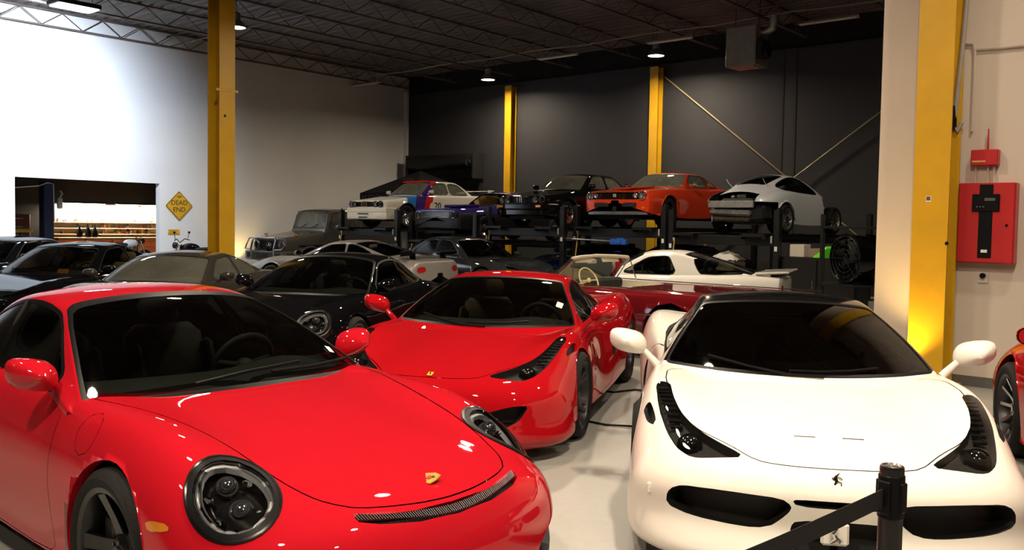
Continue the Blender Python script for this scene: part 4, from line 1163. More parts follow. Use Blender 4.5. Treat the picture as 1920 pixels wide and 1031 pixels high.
# ---- boxy sports saloon with four round lamps and twin centre grilles
def boxy(name, label, loc, yaw, pm, race):
    wd_ = .018 if race else 0
    secs = [(.70, .735, .70, .725, .775, .55, .76, .24), (.60, .762, .72, .745, .80, .58, .78, .22), (.25, .80, .735, .78, .818+wd_, .60, .80, .2), (-.05, .845, .745, .825, .825+wd_, .62, .80, .2), (-.45, .905, .75, .885, .822, .64, .80, .2),
            (-1.2, .92, .76, .90, .822, .64, .80, .2), (-2.0, .94, .76, .92, .822, .64, .80, .2), (-2.5, .965, .755, .94, .825+wd_*1.5, .64, .80, .2), (-2.8, .972, .75, .948, .825+wd_, .63, .80, .22), (-3.3, .97, .73, .95, .81, .62, .79, .25), (-3.5, .95, .72, .93, .79, .6, .77, .28)]
    gh = gh_auto((-.42, .905), (-1.06, 1.325), (-2.16, 1.335), (-2.72, .985), .735, .56, .885)
    c = classic(name, label, loc, yaw, pm, secs, (.05, .06, .03), (.05, -.03, .05), gh,
        [[(-.86, .955), (-1.20, 1.255), (-1.62, 1.27), (-1.62, .955)], [(-1.70, .955), (-1.70, 1.27), (-2.10, 1.245), (-2.42, 1.0), (-2.40, .965)]],
        four_wheels(2.565, .315, .225, .225, 'multi' if not race else 'mesh', ALLOY if not race else DALLOY, CHROME if not race else ALLOY, .80), cab=(-.72, .90, 1.3), tubpoly=[(-.6, -.2), (-.62, .6), (-.8, .72), (-2.4, .72), (-2.6, .6), (-2.65, -.2)],
        mirror=(-.78, .90, 1.0, pm, (.07, .085, .055), (0, -.12, -.06), 'box'), gm=GLASSL if race else GLASSU, seatm=INTER)
    c.pocket(f_yz(rounded([(-.2, .555), (.695, .56), (.70, .69), (-.2, .695)], 1), xmin=.5), 'grille', BLACKP, .03)
    for y, r in ((.612, .082), (.435, .074)): round_lamp(c, .81-(y-.4)*.16, y, .628, r, rim=BLACKP if race else CHROME)
    for s in (-1, 1):
        b = MB(); b.tube([(.83, s*.025, .70), (.83, s*.10, .695), (.825, s*.105, .57), (.82, s*.03, .56)], .012, 6, closed=True); b.build('kidney_grille', CHROME, c.o)
    bm_ = pm if race else GLOSSB
    bar(front_path(.83 if race else .85, .80, .47), .13, .10).build('front_bumper', bm_, c.o)
    if race:
        b = bar(front_path(.82, .80, .325), .21, .10); a = b.build('front_apron', pm, c.o)
        for y0, y1, z0, z1 in ((.56, .70, .345, .39), (.42, .50, .345, .39), (-.22, .22, .355, .385), (-.18, .18, .265, .29)):
            for s in ((-1, 1) if y0 > 0 else (1,)):
                plate(c, 'apron_slot', GAP, (.872-.06*((y0+y1)/2/.8)**2*2 if y0 > 0 else .872, s*(y0+y1)/2, (z0+z1)/2), (.02, y1-y0, z1-z0), RZ(s*.16 if y0 > 0 else 0))
        b = MB(); b.box((-3.48, 0, 1.13), (.22, 1.36, .025), RY(.08), .01)
        for s in (-1, 1): b.box((-3.42, s*.66, 1.05), (.16, .03, .2), None, .008)
        b.build('rear_wing', pm, c.o)
    else:
        for s in (-1, 1): plate(c, 'turn_signal', AMBER, (.895, s*.60, .475), (.015, .16, .05), RZ(-s*.1))
        bar(front_path(.82, .79, .335), .14, .08).build('front_apron', GLOSSB, c.o)
    return c
# ------------------------------------------------------------------ paints
RED = paint('guards_red', (0.45, 0.008, 0.017))
RED2 = paint('corsa_red', (0.42, 0.005, 0.010))
WHT = paint('pearl_white', (0.86, 0.83, 0.76))
BLK = paint('black_paint', (0.004, 0.004, 0.005)); BLK.node_tree.nodes['Principled BSDF'].inputs['Coat Weight'].default_value = .45
WALL_YAW = math.atan2(-.744, -.668)            # cars on the lifts stand square to the far wall

# ------------------------------------------------------------------ front row
p1 = car911('red_rear_engine_coupe', 'bright red rear-engined sports coupe with round headlights, nearest the camera', (-.953, 4.097, 0), -.745, RED)
c = p1
for s, pts in ((1, [(-.40, .10, .892), (-.44, .38, .900), (-.55, .66, .880)]), (-1, [(-.40, -.30, .892), (-.42, -.02, .902), (-.47, .30, .905)])):
    wiper(c, pts, .008, True)
b = MB(); b.prism([(1.4*u, 1.4*v) for u, v in ((.0, .030), (.022, .026), (.026, .0), (.012, -.028), (0, -.038), (-.012, -.028), (-.026, 0), (-.022, .026))], 0, .004)
bd = b.build('crest_badge', mat('badge_gold', (.65, .42, .05), .3, metal=.8, var=.2, vscale=40), p1.o, p1.skin(.875, 0, 'low0', .002), (0, .36, -PI/2))
b = MB(); b.box((0, 0, .005), (.02, .022, .002)); b.build('crest_shield', mat('badge_red', (.4, .02, .02), .4, var=.3, vscale=90), bd)
for dx, dy, mm in ((-.009, .014, 'badge_black'), (.009, -.014, 'badge_black')):
    b = MB(); b.box((dx, dy*.9, .0045), (.012, .014, .001)); b.build('crest_quarter', mat('badge_black', (.02, .015, .01), .5), bd)
plate(p1, 'windscreen_sticker', WHITEP, p1.skin(-.64, .62, 'up0', .001), (.055, .035, .002), RY(.50)@RX(-.30), .0)

r1 = car458('red_wedge_coupe', 'red mid-engined sports coupe with upswept headlights, parked behind the nearest red car', (-.331, 7.212, 0), -1.831, RED2)
w1 = car458('white_wedge_coupe', 'white mid-engined sports coupe with black roof behind the belt barrier', (1.642, 4.963, 0), -1.735, WHT, True, GLOSSB, glassm=GLASSD)
for cc in (r1, w1):
    wiper(cc, [(-.10, .10, 0), (-.11, -.10, 0), (-.20, -.30, 0), (-.36, -.52, 0)], .008, True)
    wiper(cc, [(-.26, .42, 0), (-.18, .25, 0), (-.14, .08, 0), (-.14, -.08, 0)], .008, True)
plate(r1, 'windscreen_sticker', WHITEP, r1.skin(-.62, .60, 'up0', .001), (.085, .055, .002), RY(.42)@RX(-.35), .0)
# small bonnet badge on the red car, horse-like silver emblem on the white one
bg = plate(r1, 'bonnet_badge', mat('badge_yellow', (.75, .55, .02), .35, coat=.5), (.90, 0, .584), (.052, .04, .004), RY(.3), .004)
plate(r1, 'badge_figure', BLACKP, (.90, 0, .5875), (.028, .010, .002), RY(.3)@RZ(.3), .001).parent = bg
b = MB(); b.tube([(0, -.012, -.03), (.002, .0, -.012), (.002, -.006, .004), (.002, .004, .018), (0, .014, .030)], [.004, .007, .009, .006, .003], 6)
b.tube([(0, .0, -.01), (.002, .018, -.02), (0, .016, -.034)], .004, 6); b.tube([(0, -.004, .008), (.002, .016, .006), (0, .024, -.002)], .003, 6); b.tube([(0, -.008, -.008), (.002, -.02, .006)], .003, 6)
eb = b.build('nose_emblem', CHROME, w1.o, w1.skin(.992, -.02, 'low0', .004), (0, -.75, 0))
b = MB(); b.tube([(0, -.022, -.035), (.002, .0, -.014), (.002, -.010, .008), (.002, .008, .03)], [.006, .012, .013, .004], 6); b.tube([(0, 0, -.01), (.002, .024, -.02), (0, .022, -.036)], .006, 6)
b.build('bumper_emblem', CHROME, w1.o, (1.065, -.03, .305))

k1 = car911('black_rear_engine_coupe', 'glossy black rear-engined coupe with round lamps, between the two red cars', (-2.418, 9.462, 0), -1.82, BLK, False, 4, 4, face=None)
# red car at the edge of the picture by the fire panel

# ------------------------------------------------------------------ modern coupes behind
def modern(name, label, loc, yaw, pm, h=1.30, gm=None, wing=False, seatm=None, res=(3, 3), lamps=True, w=1.0, four=False, face=None):
    secs = [(.86, .66, .62, .65, .80, .45, .78, .2), (.6, .74, .68, .745, .88, .5, .86, .17), (.3, .80, .72, .82, .92, .56, .89, .17), (0, .855, .74, .875, .93, .6, .9, .17), (-.55, .90, .76, .885, .93, .62, .9, .17), (-1.3, .91, .77, .89, .91, .62, .89, .17),
            (-2.2, .94, .78, .925, .94, .64, .9, .18), (-2.8, .96, .78, .945, .96, .64, .92, .2), (-3.3, .94, .74, .92, .93, .62, .9, .25), (-3.6, .89, .68, .87, .86, .6, .84, .3)]
    secs = [(a, b_, c_*w, d, e*w, f, g*w, h_) for a, b_, c_, d, e, f, g, h_ in secs]
    gh = gh_auto((-.36, .885), (-1.18, h-.055), (-1.98 if not four else -2.3, h-.03), (-2.98, .965), .745*w, .55*w, .875, sf=.24, sr=.14)
    if four: sd = [[(-.90, .92), (-1.36, h-.125), (-1.75, h-.09), (-1.75, .92)], [(-1.81, .92), (-1.81, h-.09), (-2.2, h-.115), (-2.62, .97), (-2.55, .93)]]
    else: sd = [[(-.90, .92), (-1.36, h-.125), (-1.75, h-.09), (-1.82, .92)], [(-1.89, .925), (-1.83, h-.09), (-2.1, h-.125), (-2.55, .97), (-2.45, .935)]]
    c = classic(name, label, loc, yaw, pm, secs, (.10, -.05, .06), (.08, -.02, .05), gh, sd, four_wheels(2.7, .345, .26, .25, 'ten', DALLOY, face or DALLOY, .93*w), res=res, gm=gm or GLASS, cab=(-.78, .89, 1.34), seatm=seatm,
        tubpoly=[(-.6, -.2), (-.66, .55), (-.9, .70*w), (-2.3, .70*w), (-2.6, .5), (-2.65, -.2)], mirror=(-.80, .97*w, .97, pm, (.09, .10, .06), (0, -.13, -.07)))
    if lamps:
        c.panel(f_xy(rounded([(.84, .46*w), (.78, .62*w), (.55, .76*w), (.50, .70*w), (.68, .56*w)], 1), zmin=.45), 'headlight', glass('lens_smoke', (.45, .45, .45)), off=.003, lr=True)
        c.pocket(f_yz(rounded([(-.2, .30), (.42, .30), (.50, .40), (.44, .50), (-.2, .52)], 1), xmin=.7), 'grille', GRILLE, .05)
        c.panel(f_yz(rounded([(.46, .66), (.74*w, .64), (.72*w, .76), (.50, .78)], 1), xmax=-3.3), 'tail_lamp', REDLENS, off=.004, lr=True)
    if wing:
        b = MB(); b.box((-3.45, 0, 1.045), (.26, 1.62, .022), RY(.10), .008); o = b.build('rear_wing', BLACKP, c.o)
        for s in (-1, 1):
            b = MB(); b.box((-3.42, s*.55, .95), (.14, .016, .20), RY(.1), .004); b.build('wing_strut', BLACKP, o)
            b = MB(); b.box((-3.45, s*.81, 1.03), (.30, .012, .10), RY(.1), .004); b.build('end_plate', BLACKP, o)
    return c
e1 = modern('red_edge_coupe', 'red car cut off by the picture edge, silver spoked wheel showing beside the white wall', (4.56, 6.42, 0), 1.302, paint('edge_red', (.38, .008, .008)), 1.30, face=CHROME, res=(4, 4))
e1.finish()
_m = modern('grey_coupe', 'dark grey fastback coupe with a dusty brown roof beside the black rear-engined coupe', (-4.62, 10.85, 0), -1.67, paint('dusty_grey', (.035, .03, .026), .4, 0), 1.29, face=ALLOY, gm=GLASSU); _m.finish(); _m.o.scale = (.95, .95, .95)
_m = modern('black_grand_tourer', 'black grand touring coupe with orange tag on the dashboard behind the windscreen', (-6.62, 11.95, 0), -1.725, BLK, 1.36, face=ALLOY, seatm=INTAN); _m.finish(); _m.o.scale = (.95, .95, .95)
b = MB(); b.box((0, 0, 0), (.02, .16, .07), RY(-.5), .004)
tag(b.build('dashboard_tag', mat('orange_card', (.75, .25, .05), .6), None, (-6.24, 12.58, .885), (0, 0, -1.725)), 'orange paper tag lying on the dashboard of the black grand tourer', 'tag')
modern('dark_low_saloon', 'dark low saloon with a pale reflecting roof, farthest to the edge by the garage opening', (-9.05, 14.2, 0), -1.68, paint('midnight', (.008, .009, .013)), 1.30, four=True).finish()
modern('silver_winged_coupe', 'silver coupe with a black rear wing, facing away between the black coupe and off-roader', (-4.72, 20.2, 0), 2.64, paint('silver_beige', (.30, .28, .26), .4, .3), 1.27, gm=GLASSD, wing=True).finish()
modern('charcoal_saloon', 'charcoal four-door saloon with bluish reflections on its side windows below the lifts', (0, 19.8, 0), -.80, paint('charcoal', (.022, .024, .025), .35, 0), 1.36, four=True).finish()
# cars stored on the floor below the lifts
modern('dark_blue_low_coupe', 'dark blue low car standing on the floor under the lift of the black saloon', (1.35, 22.55, 0), WALL_YAW, paint('royal_blue', (.008, .02, .12)), 1.22, res=(2, 3)).finish()
modern('black_low_coupe', 'black low coupe standing on the floor under the lift of the orange coupe', (2.95, 20.25, 0), WALL_YAW, BLK, 1.26, res=(2, 3)).finish()

# ------------------------------------------------------------------ boxy off-roader
GW = paint('offroad_grey', (.095, .088, .076), .35, .3)
secs = [(.72, 1.17, .64, 1.16, .70, .92, .70, .52), (.62, 1.185, .65, 1.175, .715, .93, .715, .50), (.1, 1.24, .66, 1.23, .735, .98, .735, .50), (-.56, 1.37, .69, 1.33, .76, 1.0, .755, .48), (-.75, 1.36, .715, 1.34, .77, 1.0, .76, .46), (-1.6, 1.36, .72, 1.34, .77, 1.0, .76, .46), (-2.8, 1.36, .72, 1.34, .77, 1.0, .76, .46), (-3.7, 1.36, .715, 1.34, .765, 1.0, .755, .5)]
gh = gh_auto((-.58, 1.41), (-.84, 1.98), (-3.50, 2.01), (-3.74, 1.38), .735, .655, 1.30, sf=.05, sr=.04, crown=.015, drop=.05, rtaper=.0)
g1 = classic('boxy_offroader', 'dark grey boxy off-roader with chrome guard bar, parked by the white wall', (-6.34, 25.95, 0), -2.22, GW, secs, (.03, .0, .02), (.02, 0, .03), gh,
    [[(-.78, 1.42), (-.97, 1.90), (-1.62, 1.91), (-1.62, 1.42)], [(-1.76, 1.42), (-1.76, 1.91), (-2.55, 1.91), (-2.55, 1.42)], [(-2.70, 1.43), (-2.70, 1.91), (-3.40, 1.90), (-3.50, 1.43)]],
    four_wheels(2.85, .40, .28, .26, 'ten', DALLOY, ALLOY, .82), cab=(-.78, 1.37, 1.3), mirror=(-.92, .95, 1.48, CHROME, (.07, .10, .085), (0, -.15, -.04), 'box'), archr=.06,
    tubpoly=[(-.66, -.2), (-.66, .66), (-3.5, .66), (-3.5, -.2)], gm=GLASSU)
g1.pocket(f_yz(rect(-.3, .40, .82, 1.08), xmin=.6), 'grille', GRILLE, .04)
b = MB()
for k in range(3): b.box((.735, 0, .87+.08*k), (.02, .80, .022))
b.build('grille_bar', DALLOY, g1.o)
b = MB(); b.tube([Vector((.77, .095*math.cos(2*PI*i/24), 0.95+.095*math.sin(2*PI*i/24))) for i in range(24)], .010, 6, closed=True)
for k in range(3):
    a = PI/2+2*PI*k/3; b.tube([(.77, 0, .95), (.77, .09*math.cos(a), .95+.09*math.sin(a))], [.016, .004], 6)
b.build('star_emblem', CHROME, g1.o)
round_lamp(g1, .765, .55, .95, .105)
for s in (-1, 1): plate(g1, 'turn_signal', AMBER, (.35, s*.66, 1.245), (.10, .06, .045), None, .012)
bar(front_path(.93, .86, .66, .06, .30), .26, .16).build('front_bumper', GW, g1.o)
for y in (-.56, 0, .56): plate(g1, 'bumper_vent', GRILLE, (1.0-.06*(y/.8)**2, y, .67), (.04, .30 if y else .50, .15), None, .01)
b = MB()
b.tube([(.98, -.50, .55), (1.0, -.50, .85), (.93, -.50, 1.10), (.90, -.42, 1.16), (.90, .42, 1.16), (.93, .50, 1.10), (1.0, .50, .85), (.98, .50, .55)], .026, 8)
for s in (-1, 1): b.tube([(.99, s*.50, .82), (.97, s*.80, .84), (.88, s*.84, .98), (.86, s*.74, 1.14), (.90, s*.5, 1.14)], .020, 8)
b.build('guard_bar', CHROME, g1.o)
for x in (0, -2.85):
    for s in (-1, 1):
        b = MB(); b.lathe([(.455, s*.72), (.475, s*.90), (.50, s*.90), (.52, s*.86), (.50, s*.74)], c=(x, 0, .42), axis='y', n=20, a0=.12, a1=PI-.12); b.build('wheel_arch_flare', GW, g1.o)
for s in (-1, 1):
    plate(g1, 'side_strip', BLACKP, (-1.6, s*.785, .93), (3.9, .02, .06), None, .006); plate(g1, 'roof_gutter', CHROME, (-2.15, s*.69, 1.915), (2.7, .02, .018), None, .005)
    plate(g1, 'running_board', DALLOY, (-1.4, s*.84, .47), (1.8, .16, .04), None, .012)
for y in (-.30, .18): wiper(g1, [(-.57, y, 1.44), (-.64, y+.25, 1.56)], .009)
g1.finish()

# ------------------------------------------------------------------ cars on the lifts
RACEW = paint('race_white', (.72, .70, .62))
m1 = boxy('livery_race_saloon', 'white race saloon with blue, violet and red stripes, raised on a lift', (-3.47, 25.18, 1.49), -2.30, RACEW, True)
STR = [paint('stripe_blue', (.03, .20, .62)), paint('stripe_violet', (.05, .025, .20)), paint('stripe_red', (.58, .02, .02))]
lean = lambda s: s.V[:, 0]+.35*(s.V[:, 2]-.6)
m1.region(lambda s: np.maximum(np.abs(lean(s)+.11)-.16, .05-s.V[:, 2]*0-.1), 1)
m1.region(lambda s: np.abs(lean(s)+.45)-.18, 2)
m1.region(lambda s: np.abs(lean(s)+.76)-.13, 3)
m1.region(lambda s: np.maximum(np.abs(s.UV[:, 0]-1.9)-.75, 2.6-np.abs(s.UV[:, 1])), 2, 'up')
m1.region(lambda s: np.maximum(np.maximum(2.5-s.UV[:, 0], s.UV[:, 0]-3.75), np.abs(s.UV[:, 1])-4.0), 3, 'up')
lettering('20', .26, BLACKP, m1.o, (-1.12, .828, .62), (PI/2, 0, PI), 'race_number')
plate(m1, 'screen_banner', STR[2], (-1.005, 0, 1.315), (.10, 1.02, .004), RY(.58), .0)
b = MB()
b.tube([(-1.3, .5, .5), (-1.25, .5, 1.24), (-1.25, -.5, 1.24), (-1.3, -.5, .5)], .02, 6); b.tube([(-1.25, .5, 1.2), (-2.3, .45, .8)], .02, 6); b.build('roll_cage', BLACKP, m1.o)
m1.finish(STR)
BLKB = BLK
b1 = boxy('black_boxy_saloon', 'black two-door saloon with four round lamps and twin centre grille, raised on a lift', (.73, 22.24, 1.596), -2.30, BLKB, False)
b1.finish()

# orange muscle coupe
ORG = paint('hugger_orange', (.62, .045, .012))
secs = [(.80, .79, .72, .775, .82, .60, .80, .33), (.66, .815, .75, .795, .865, .62, .83, .29), (.25, .855, .775, .835, .895, .62, .86, .25), (-.1, .885, .78, .86, .90, .63, .86, .24), (-.6, .93, .78, .895, .895, .65, .86, .22), (-1.3, .935, .78, .90, .90, .66, .86, .22), (-2.1, .95, .80, .92, .915, .67, .87, .23), (-2.6, .98, .80, .945, .925, .69, .87, .24), (-3.2, .955, .78, .92, .90, .67, .86, .28), (-3.7, .90, .74, .87, .86, .65, .82, .33)]
gh = gh_auto((-.60, .93), (-1.20, 1.285), (-2.02, 1.29), (-2.90, .995), .765, .575, .905, sf=.20, sr=.12, rtaper=.06)
q1 = classic('orange_muscle_coupe', 'orange-red classic muscle coupe with black grille, raised on a lift', (2.80, 20.66, 1.62), -2.262, ORG, secs, (.05, -.02, .04), (.05, .03, .05), gh,
    [[(-1.02, .965), (-1.30, 1.225), (-1.88, 1.235), (-1.96, .965)], [(-2.02, .97), (-1.95, 1.235), (-2.2, 1.19), (-2.52, 1.01), (-2.46, .975)]],
    four_wheels(2.745, .335, .25, .215, 'rally', DALLOY, DALLOY, .875), cab=(-.88, .93, 1.36), mirror=(-1.0, .93, 1.0, CHROME, (.05, .055, .05), (0, -.07, -.06)), tubpoly=[(-.8, -.2), (-.82, .6), (-1.0, .765), (-2.3, .77), (-2.7, .62), (-2.78, -.2)], gm=GLASSL, seatm=INTER)
q1.pocket(f_yz(rounded([(-.3, .60), (.755, .605), (.765, .755), (-.3, .765)], 1), xmin=.6), 'grille', GLOSSB, .04)
b = MB(); b.tube([(.86-.05*(abs(y)/.8)**2-(.0), y, z) for y, z in ((-.77, .68), (-.75, .60), (-.4, .592), (0, .59), (.4, .592), (.75, .60), (.77, .68), (.75, .765), (.4, .772), (0, .775), (-.4, .772), (-.75, .765))], .010, 6, closed=True); b.build('grille_trim', CHROME, q1.o)
round_lamp(q1, .868, .672, .683, .078); round_lamp(q1, .88, .515, .683, .052, name='parking_lamp')
lettering('SS', .10, WHITEP, q1.o, (.90, 0, .685), (PI/2, 0, PI/2), 'grille_letters')
for s in (-1, 1):
    plate(q1, 'lower_opening', GRILLE, (.872, s*.36, .485), (.05, .36, .095), RZ(-s*.05), .012)
    plate(q1, 'turn_signal', AMBER, (.845, s*.70, .42), (.02, .07, .05), None, .008)
b = MB(); b.box((.885, 0, .40), (.07, .10, .11), None, .02); b.build('centre_bracket', DALLOY, q1.o)
bar(front_path(.83, .74, .305, .05, .2), .08, .10).build('chin_spoiler', mat('bare_metal', (.20, .21, .22), .4, metal=.7, var=.2), q1.o)
plate(q1, 'oil_pan', CHROME, (.45, -.05, .24), (.3, .35, .12), None, .04)
plate(q1, 'bonnet_ridge', ORG, (.1, 0, .892), (1.1, .44, .03), RY(.065), .012)
q1.finish()

# violet classic coupe without screen
VIO = paint('violet', (.035, .02, .16))
secs = [(.86, .80, .74, .785, .86, .62, .84, .36), (.72, .82, .76, .80, .885, .63, .86, .30), (.25, .85, .78, .825, .905, .64, .88, .26), (-.6, .905, .79, .875, .91, .66, .88, .24), (-1.4, .92, .80, .89, .91, .66, .88, .24), (-2.3, .93, .80, .90, .91, .66, .88, .24), (-3.0, .93, .79, .90, .90, .66, .87, .26), (-3.8, .89, .75, .865, .87, .65, .84, .34)]
gh = gh_auto((-.66, .915), (-1.24, 1.285), (-2.1, 1.30), (-2.75, .98), .775, .60, .89, sf=.18, sr=.10)
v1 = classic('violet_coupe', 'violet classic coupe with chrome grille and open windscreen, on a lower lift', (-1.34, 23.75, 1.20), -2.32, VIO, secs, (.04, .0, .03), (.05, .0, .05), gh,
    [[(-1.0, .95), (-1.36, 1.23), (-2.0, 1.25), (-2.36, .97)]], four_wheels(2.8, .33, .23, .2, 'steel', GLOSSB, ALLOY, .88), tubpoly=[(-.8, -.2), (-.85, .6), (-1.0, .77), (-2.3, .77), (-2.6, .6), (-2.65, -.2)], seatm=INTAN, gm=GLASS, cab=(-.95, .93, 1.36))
for o in list(v1.o.children):
    if o.name.startswith('windscreen'): bpy.data.objects.remove(o)
v1.pocket(f_yz(rect(-.2, .52, .57, .735), xmin=.6), 'grille', DALLOY, .03)
b = MB()
for k in range(6): b.box((.93, 0, .585+.026*k), (.02, 1.04, .010), None, .003)
b.build('grille_bar', CHROME, v1.o)
round_lamp(v1, .925, .66, .655, .085)
plate(v1, 'bonnet_scoop', VIO, (.0, 0, .90), (.85, .50, .07), RY(.05), .03)
plate(v1, 'marker_lamp', REDLENS, (.86, -.80, .56), (.03, .10, .10), None, .01)
bar(front_path(.86, .80, .40, .05, .2), .20, .10).build('front_valance', STEELB, v1.o)
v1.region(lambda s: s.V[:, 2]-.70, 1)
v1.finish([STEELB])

# stripped silver coupe seen from behind: no front wings, no rear bumper, engine lid open
SIL = paint('silver_blue', (.60, .63, .68), .4, .15)
s1 = Car('stripped_silver_coupe', 'silver coupe stripped for repair with open engine bay and bare front wheel, on a lift', (6.80, 21.27, 1.525), .777, SIL)
s1.body(scaled(NET911, .925, .885, 1.03), 4, 4); s1.house(scaled(GH911, .925, .885, 1.03), 4, 4)
s1.take(lambda s: -.55-s.V[:, 0])                                   # wings and lid taken off
s1.arch(-2.27, .36, .325)
s1.take(lambda s: np.maximum(s.V[:, 0]+2.60, s.V[:, 2]-.665))         # bumper taken off
s1.take(f_xy(rounded([(-2.42, -.1), (-2.42, .50), (-2.92, .56), (-3.3, .56), (-3.3, -.1)], 1), zmin=.6))
tub(s1, [(-.6, -.2), (-.6, .62), (-1.9, .64), (-2.1, .5), (-2.1, -.2)], .40)
sd = f_xz(rounded([(x*.925, z*1.03) for x, z in SIDE911], 0), ymin=.25)
s1.ring(sd, 0, .02, 8); s1.glaze('side_window', sd, GLASS, lr=True)
rw = f_uv(rounded([(6.15, -.5), (6.15, 2.3), (6.3, 2.6), (8.1, 2.6), (8.4, 2.3), (8.45, -.5)], 1))
s1.ring(rw, 0, .08, 8); s1.glaze('rear_window', rw, GLASS)
sc_ = f_uv(rounded([(.7, -.5), (.65, 2.8), (3.8, 2.8), (3.9, -.5)], 1)); s1.glaze('windscreen', sc_, GLASS)
liner(s1)
BARE = mat('bare_alloy', (.30, .29, .28), .45, metal=.8, var=.35, vscale=12, bump=.3)
RUST = mat('old_metal', (.10, .075, .05), .7, metal=.3, var=.5, vscale=14, bump=.4)
plate(s1, 'rear_panel', mat('pale_alloy', (.42, .42, .42), .4, metal=.5, var=.2, vscale=10), (-3.04, .06, .615), (.06, 1.10, .15), RY(-.1), .015)
plate(s1, 'bumper_beam', BARE, (-2.98, .10, .44), (.12, 1.02, .13), RX(.03), .04)
plate(s1, 'engine_cover', STEELB, (-2.75, -.05, .66), (.5, .8, .16), None, .05)
plate(s1, 'heat_shield', STEELB, (-2.80, -.50, .42), (.35, .42, .34), RX(-.1), .06)
b = MB(); b.cyl((-2.85, -.35, .34), (-2.85, .55, .34), .10, n=16); b.build('exhaust_silencer', RUST, s1.o)
b = MB(); b.cyl((-2.62, -.1, .80), (-2.62, .12, .80), .09, n=18); b.ball((-2.7, .2, .78), (.07, .06, .05)); b.build('cooling_fan', BARE, s1.o)
plate(s1, 'tail_lamp', REDLENS, (-2.86, .66, .62), (.16, .18, .10), RZ(.5), .02)
for s in (-1, 1):
    b = MB(); b.tube([(-2.36, s*.42, .985), (-2.55, s*.44, 1.10), (-2.62, s*.44, 1.17)], .010, 6); b.build('lid_strut', CHROME, s1.o)
plate(s1, 'front_bulkhead', STEELB, (-.35, 0, .55), (.5, 1.1, .5), None, .05)
b = MB(); b.tube([(0, -.75, .32), (0, .75, .32)], .05, 8); b.tube([(-.05, .5, .35), (-.15, .45, .82)], .035, 8); b.tube([(-.05, -.5, .35), (-.15, -.45, .82)], .035, 8); b.build('front_axle', STEELB, s1.o)
plate(s1, 'underbody', STEELB, (-1.4, 0, .28), (2.4, 1.2, .12))
for x, y in ((0, .80), (-2.27, .84)):
    for s in (-1, 1): add_wheel(s1.o, x, s*y, .315, .235, .228, 'multi', ALLOY, ALLOY)
s1.finish()

# ------------------------------------------------------------------ dark red convertible, white fastback
MAR = paint('maroon', (.17, .008, .012), .35, .2)
CREAM = mat('cream_vinyl', (.72, .66, .52), .5, var=.06)
secs = [(.92, .86, .80, .87, .93, .62, .90, .34), (.75, .88, .83, .885, .955, .66, .92, .30), (0, .90, .86, .91, .985, .70, .94, .27), (-.8, .92, .88, .925, .995, .70, .95, .26), (-1.8, .92, .885, .925, .998, .70, .955, .26), (-2.6, .92, .89, .93, 1.0, .71, .955, .27), (-3.2, .915, .89, .935, 1.0, .72, .955, .28), (-3.95, .90, .88, .925, .985, .71, .94, .33), (-4.55, .85, .85, .885, .95, .69, .91, .40)]
d1 = classic('maroon_convertible', 'long maroon open convertible with cream trim and chrome side strip', (.33, 13.43, 0), 2.40, MAR, secs, (.05, .04, .04), (.05, .06, .06), None, (), four_wheels(3.2, .365, .21, .19, 'whitewall', CREAM, CREAM, .955), res=(3, 3), archr=.06)
tub(d1, rounded([(-.78, -.2), (-.80, .60), (-.95, .80), (-1.95, .82), (-2.1, .6), (-2.12, -.2)], 1), .45, CREAM)
wr = [gh_row(-.72, .90, -.92, .80, .90, -.98, .84, .88), gh_row(-.90, 1.05, -1.06, .77, 1.04, -1.1, .8, .98), gh_row(-1.08, 1.20, -1.20, .73, 1.18, -1.24, .76, 1.1), gh_row(-1.24, 1.32, -1.34, .69, 1.295, -1.36, .72, 1.2)]
ws = Surf.net(wr, 3, 3).split(lambda s: np.abs(s.UV[:, 1])-3.0)[0]
wo = surf_obj('windscreen', [(ws, 0)], glass('window_clear', (.72, .80, .74)), d1.o)
b = MB()
for s in (-1, 1): b.tube([(-.72-.20, s*.80, .88), (-1.06, s*.775, 1.04), (-1.20, s*.735, 1.18), (-1.34, s*.695, 1.295)], .016, 8)
b.build('screen_pillar', CHROME, d1.o)
b = MB(); b.tube([(-1.34, -.70, 1.30), (-1.29, -.45, 1.318), (-1.25, 0, 1.33), (-1.29, .45, 1.318), (-1.34, .70, 1.30)], .026, 8); b.build('screen_header', CREAM, d1.o)
for y in (-.34, .34): plate(d1, 'sun_visor', CREAM, (-1.25, y, 1.275), (.02, .42, .10), RY(.5), .008)
plate(d1, 'rear_view_mirror', CREAM, (-1.16, 0, 1.235), (.02, .24, .06), None, .01)
for s in (-1, 1):
    b = MB(); b.tube([(-1.0, s*.84, .93), (-1.36, s*.71, 1.29), (-1.44, s*.80, .93)], .011, 6); b.build('vent_window_frame', CHROME, d1.o)
    plate(d1, 'chrome_strip', CHROME, (-1.9, s*1.0, .63), (4.6, .012, .022), None, .004); plate(d1, 'sill_trim', CHROME, (-1.6, s*.945, .30), (2.5, .02, .07), None, .006)
    plate(d1, 'belt_trim', CHROME, (-2.2, s*.885, .948), (4.4, .02, .014), None, .004)
    plate(d1, 'tail_lamp', REDLENS, (-4.66, s*.72, .76), (.05, .22, .10), None, .015)
b = MB(); c_ = Vector((-1.42, .40, .98)); r_ = RY(-1.1)
b.tube([c_+r_ @ Vector((.20*math.cos(2*PI*i/28), .20*math.sin(2*PI*i/28), 0)) for i in range(28)], .013, 8, closed=True)
b.tube([c_+r_ @ Vector((0, -.2, 0)), c_+r_ @ Vector((0, .2, 0))], .010, 6); b.tube([c_, c_+Vector((.35, 0, -.15))], .02, 8); b.ball(c_, .035)
b.build('steering_wheel', mat('ivory', (.72, .62, .30), .35, coat=.5), d1.o)
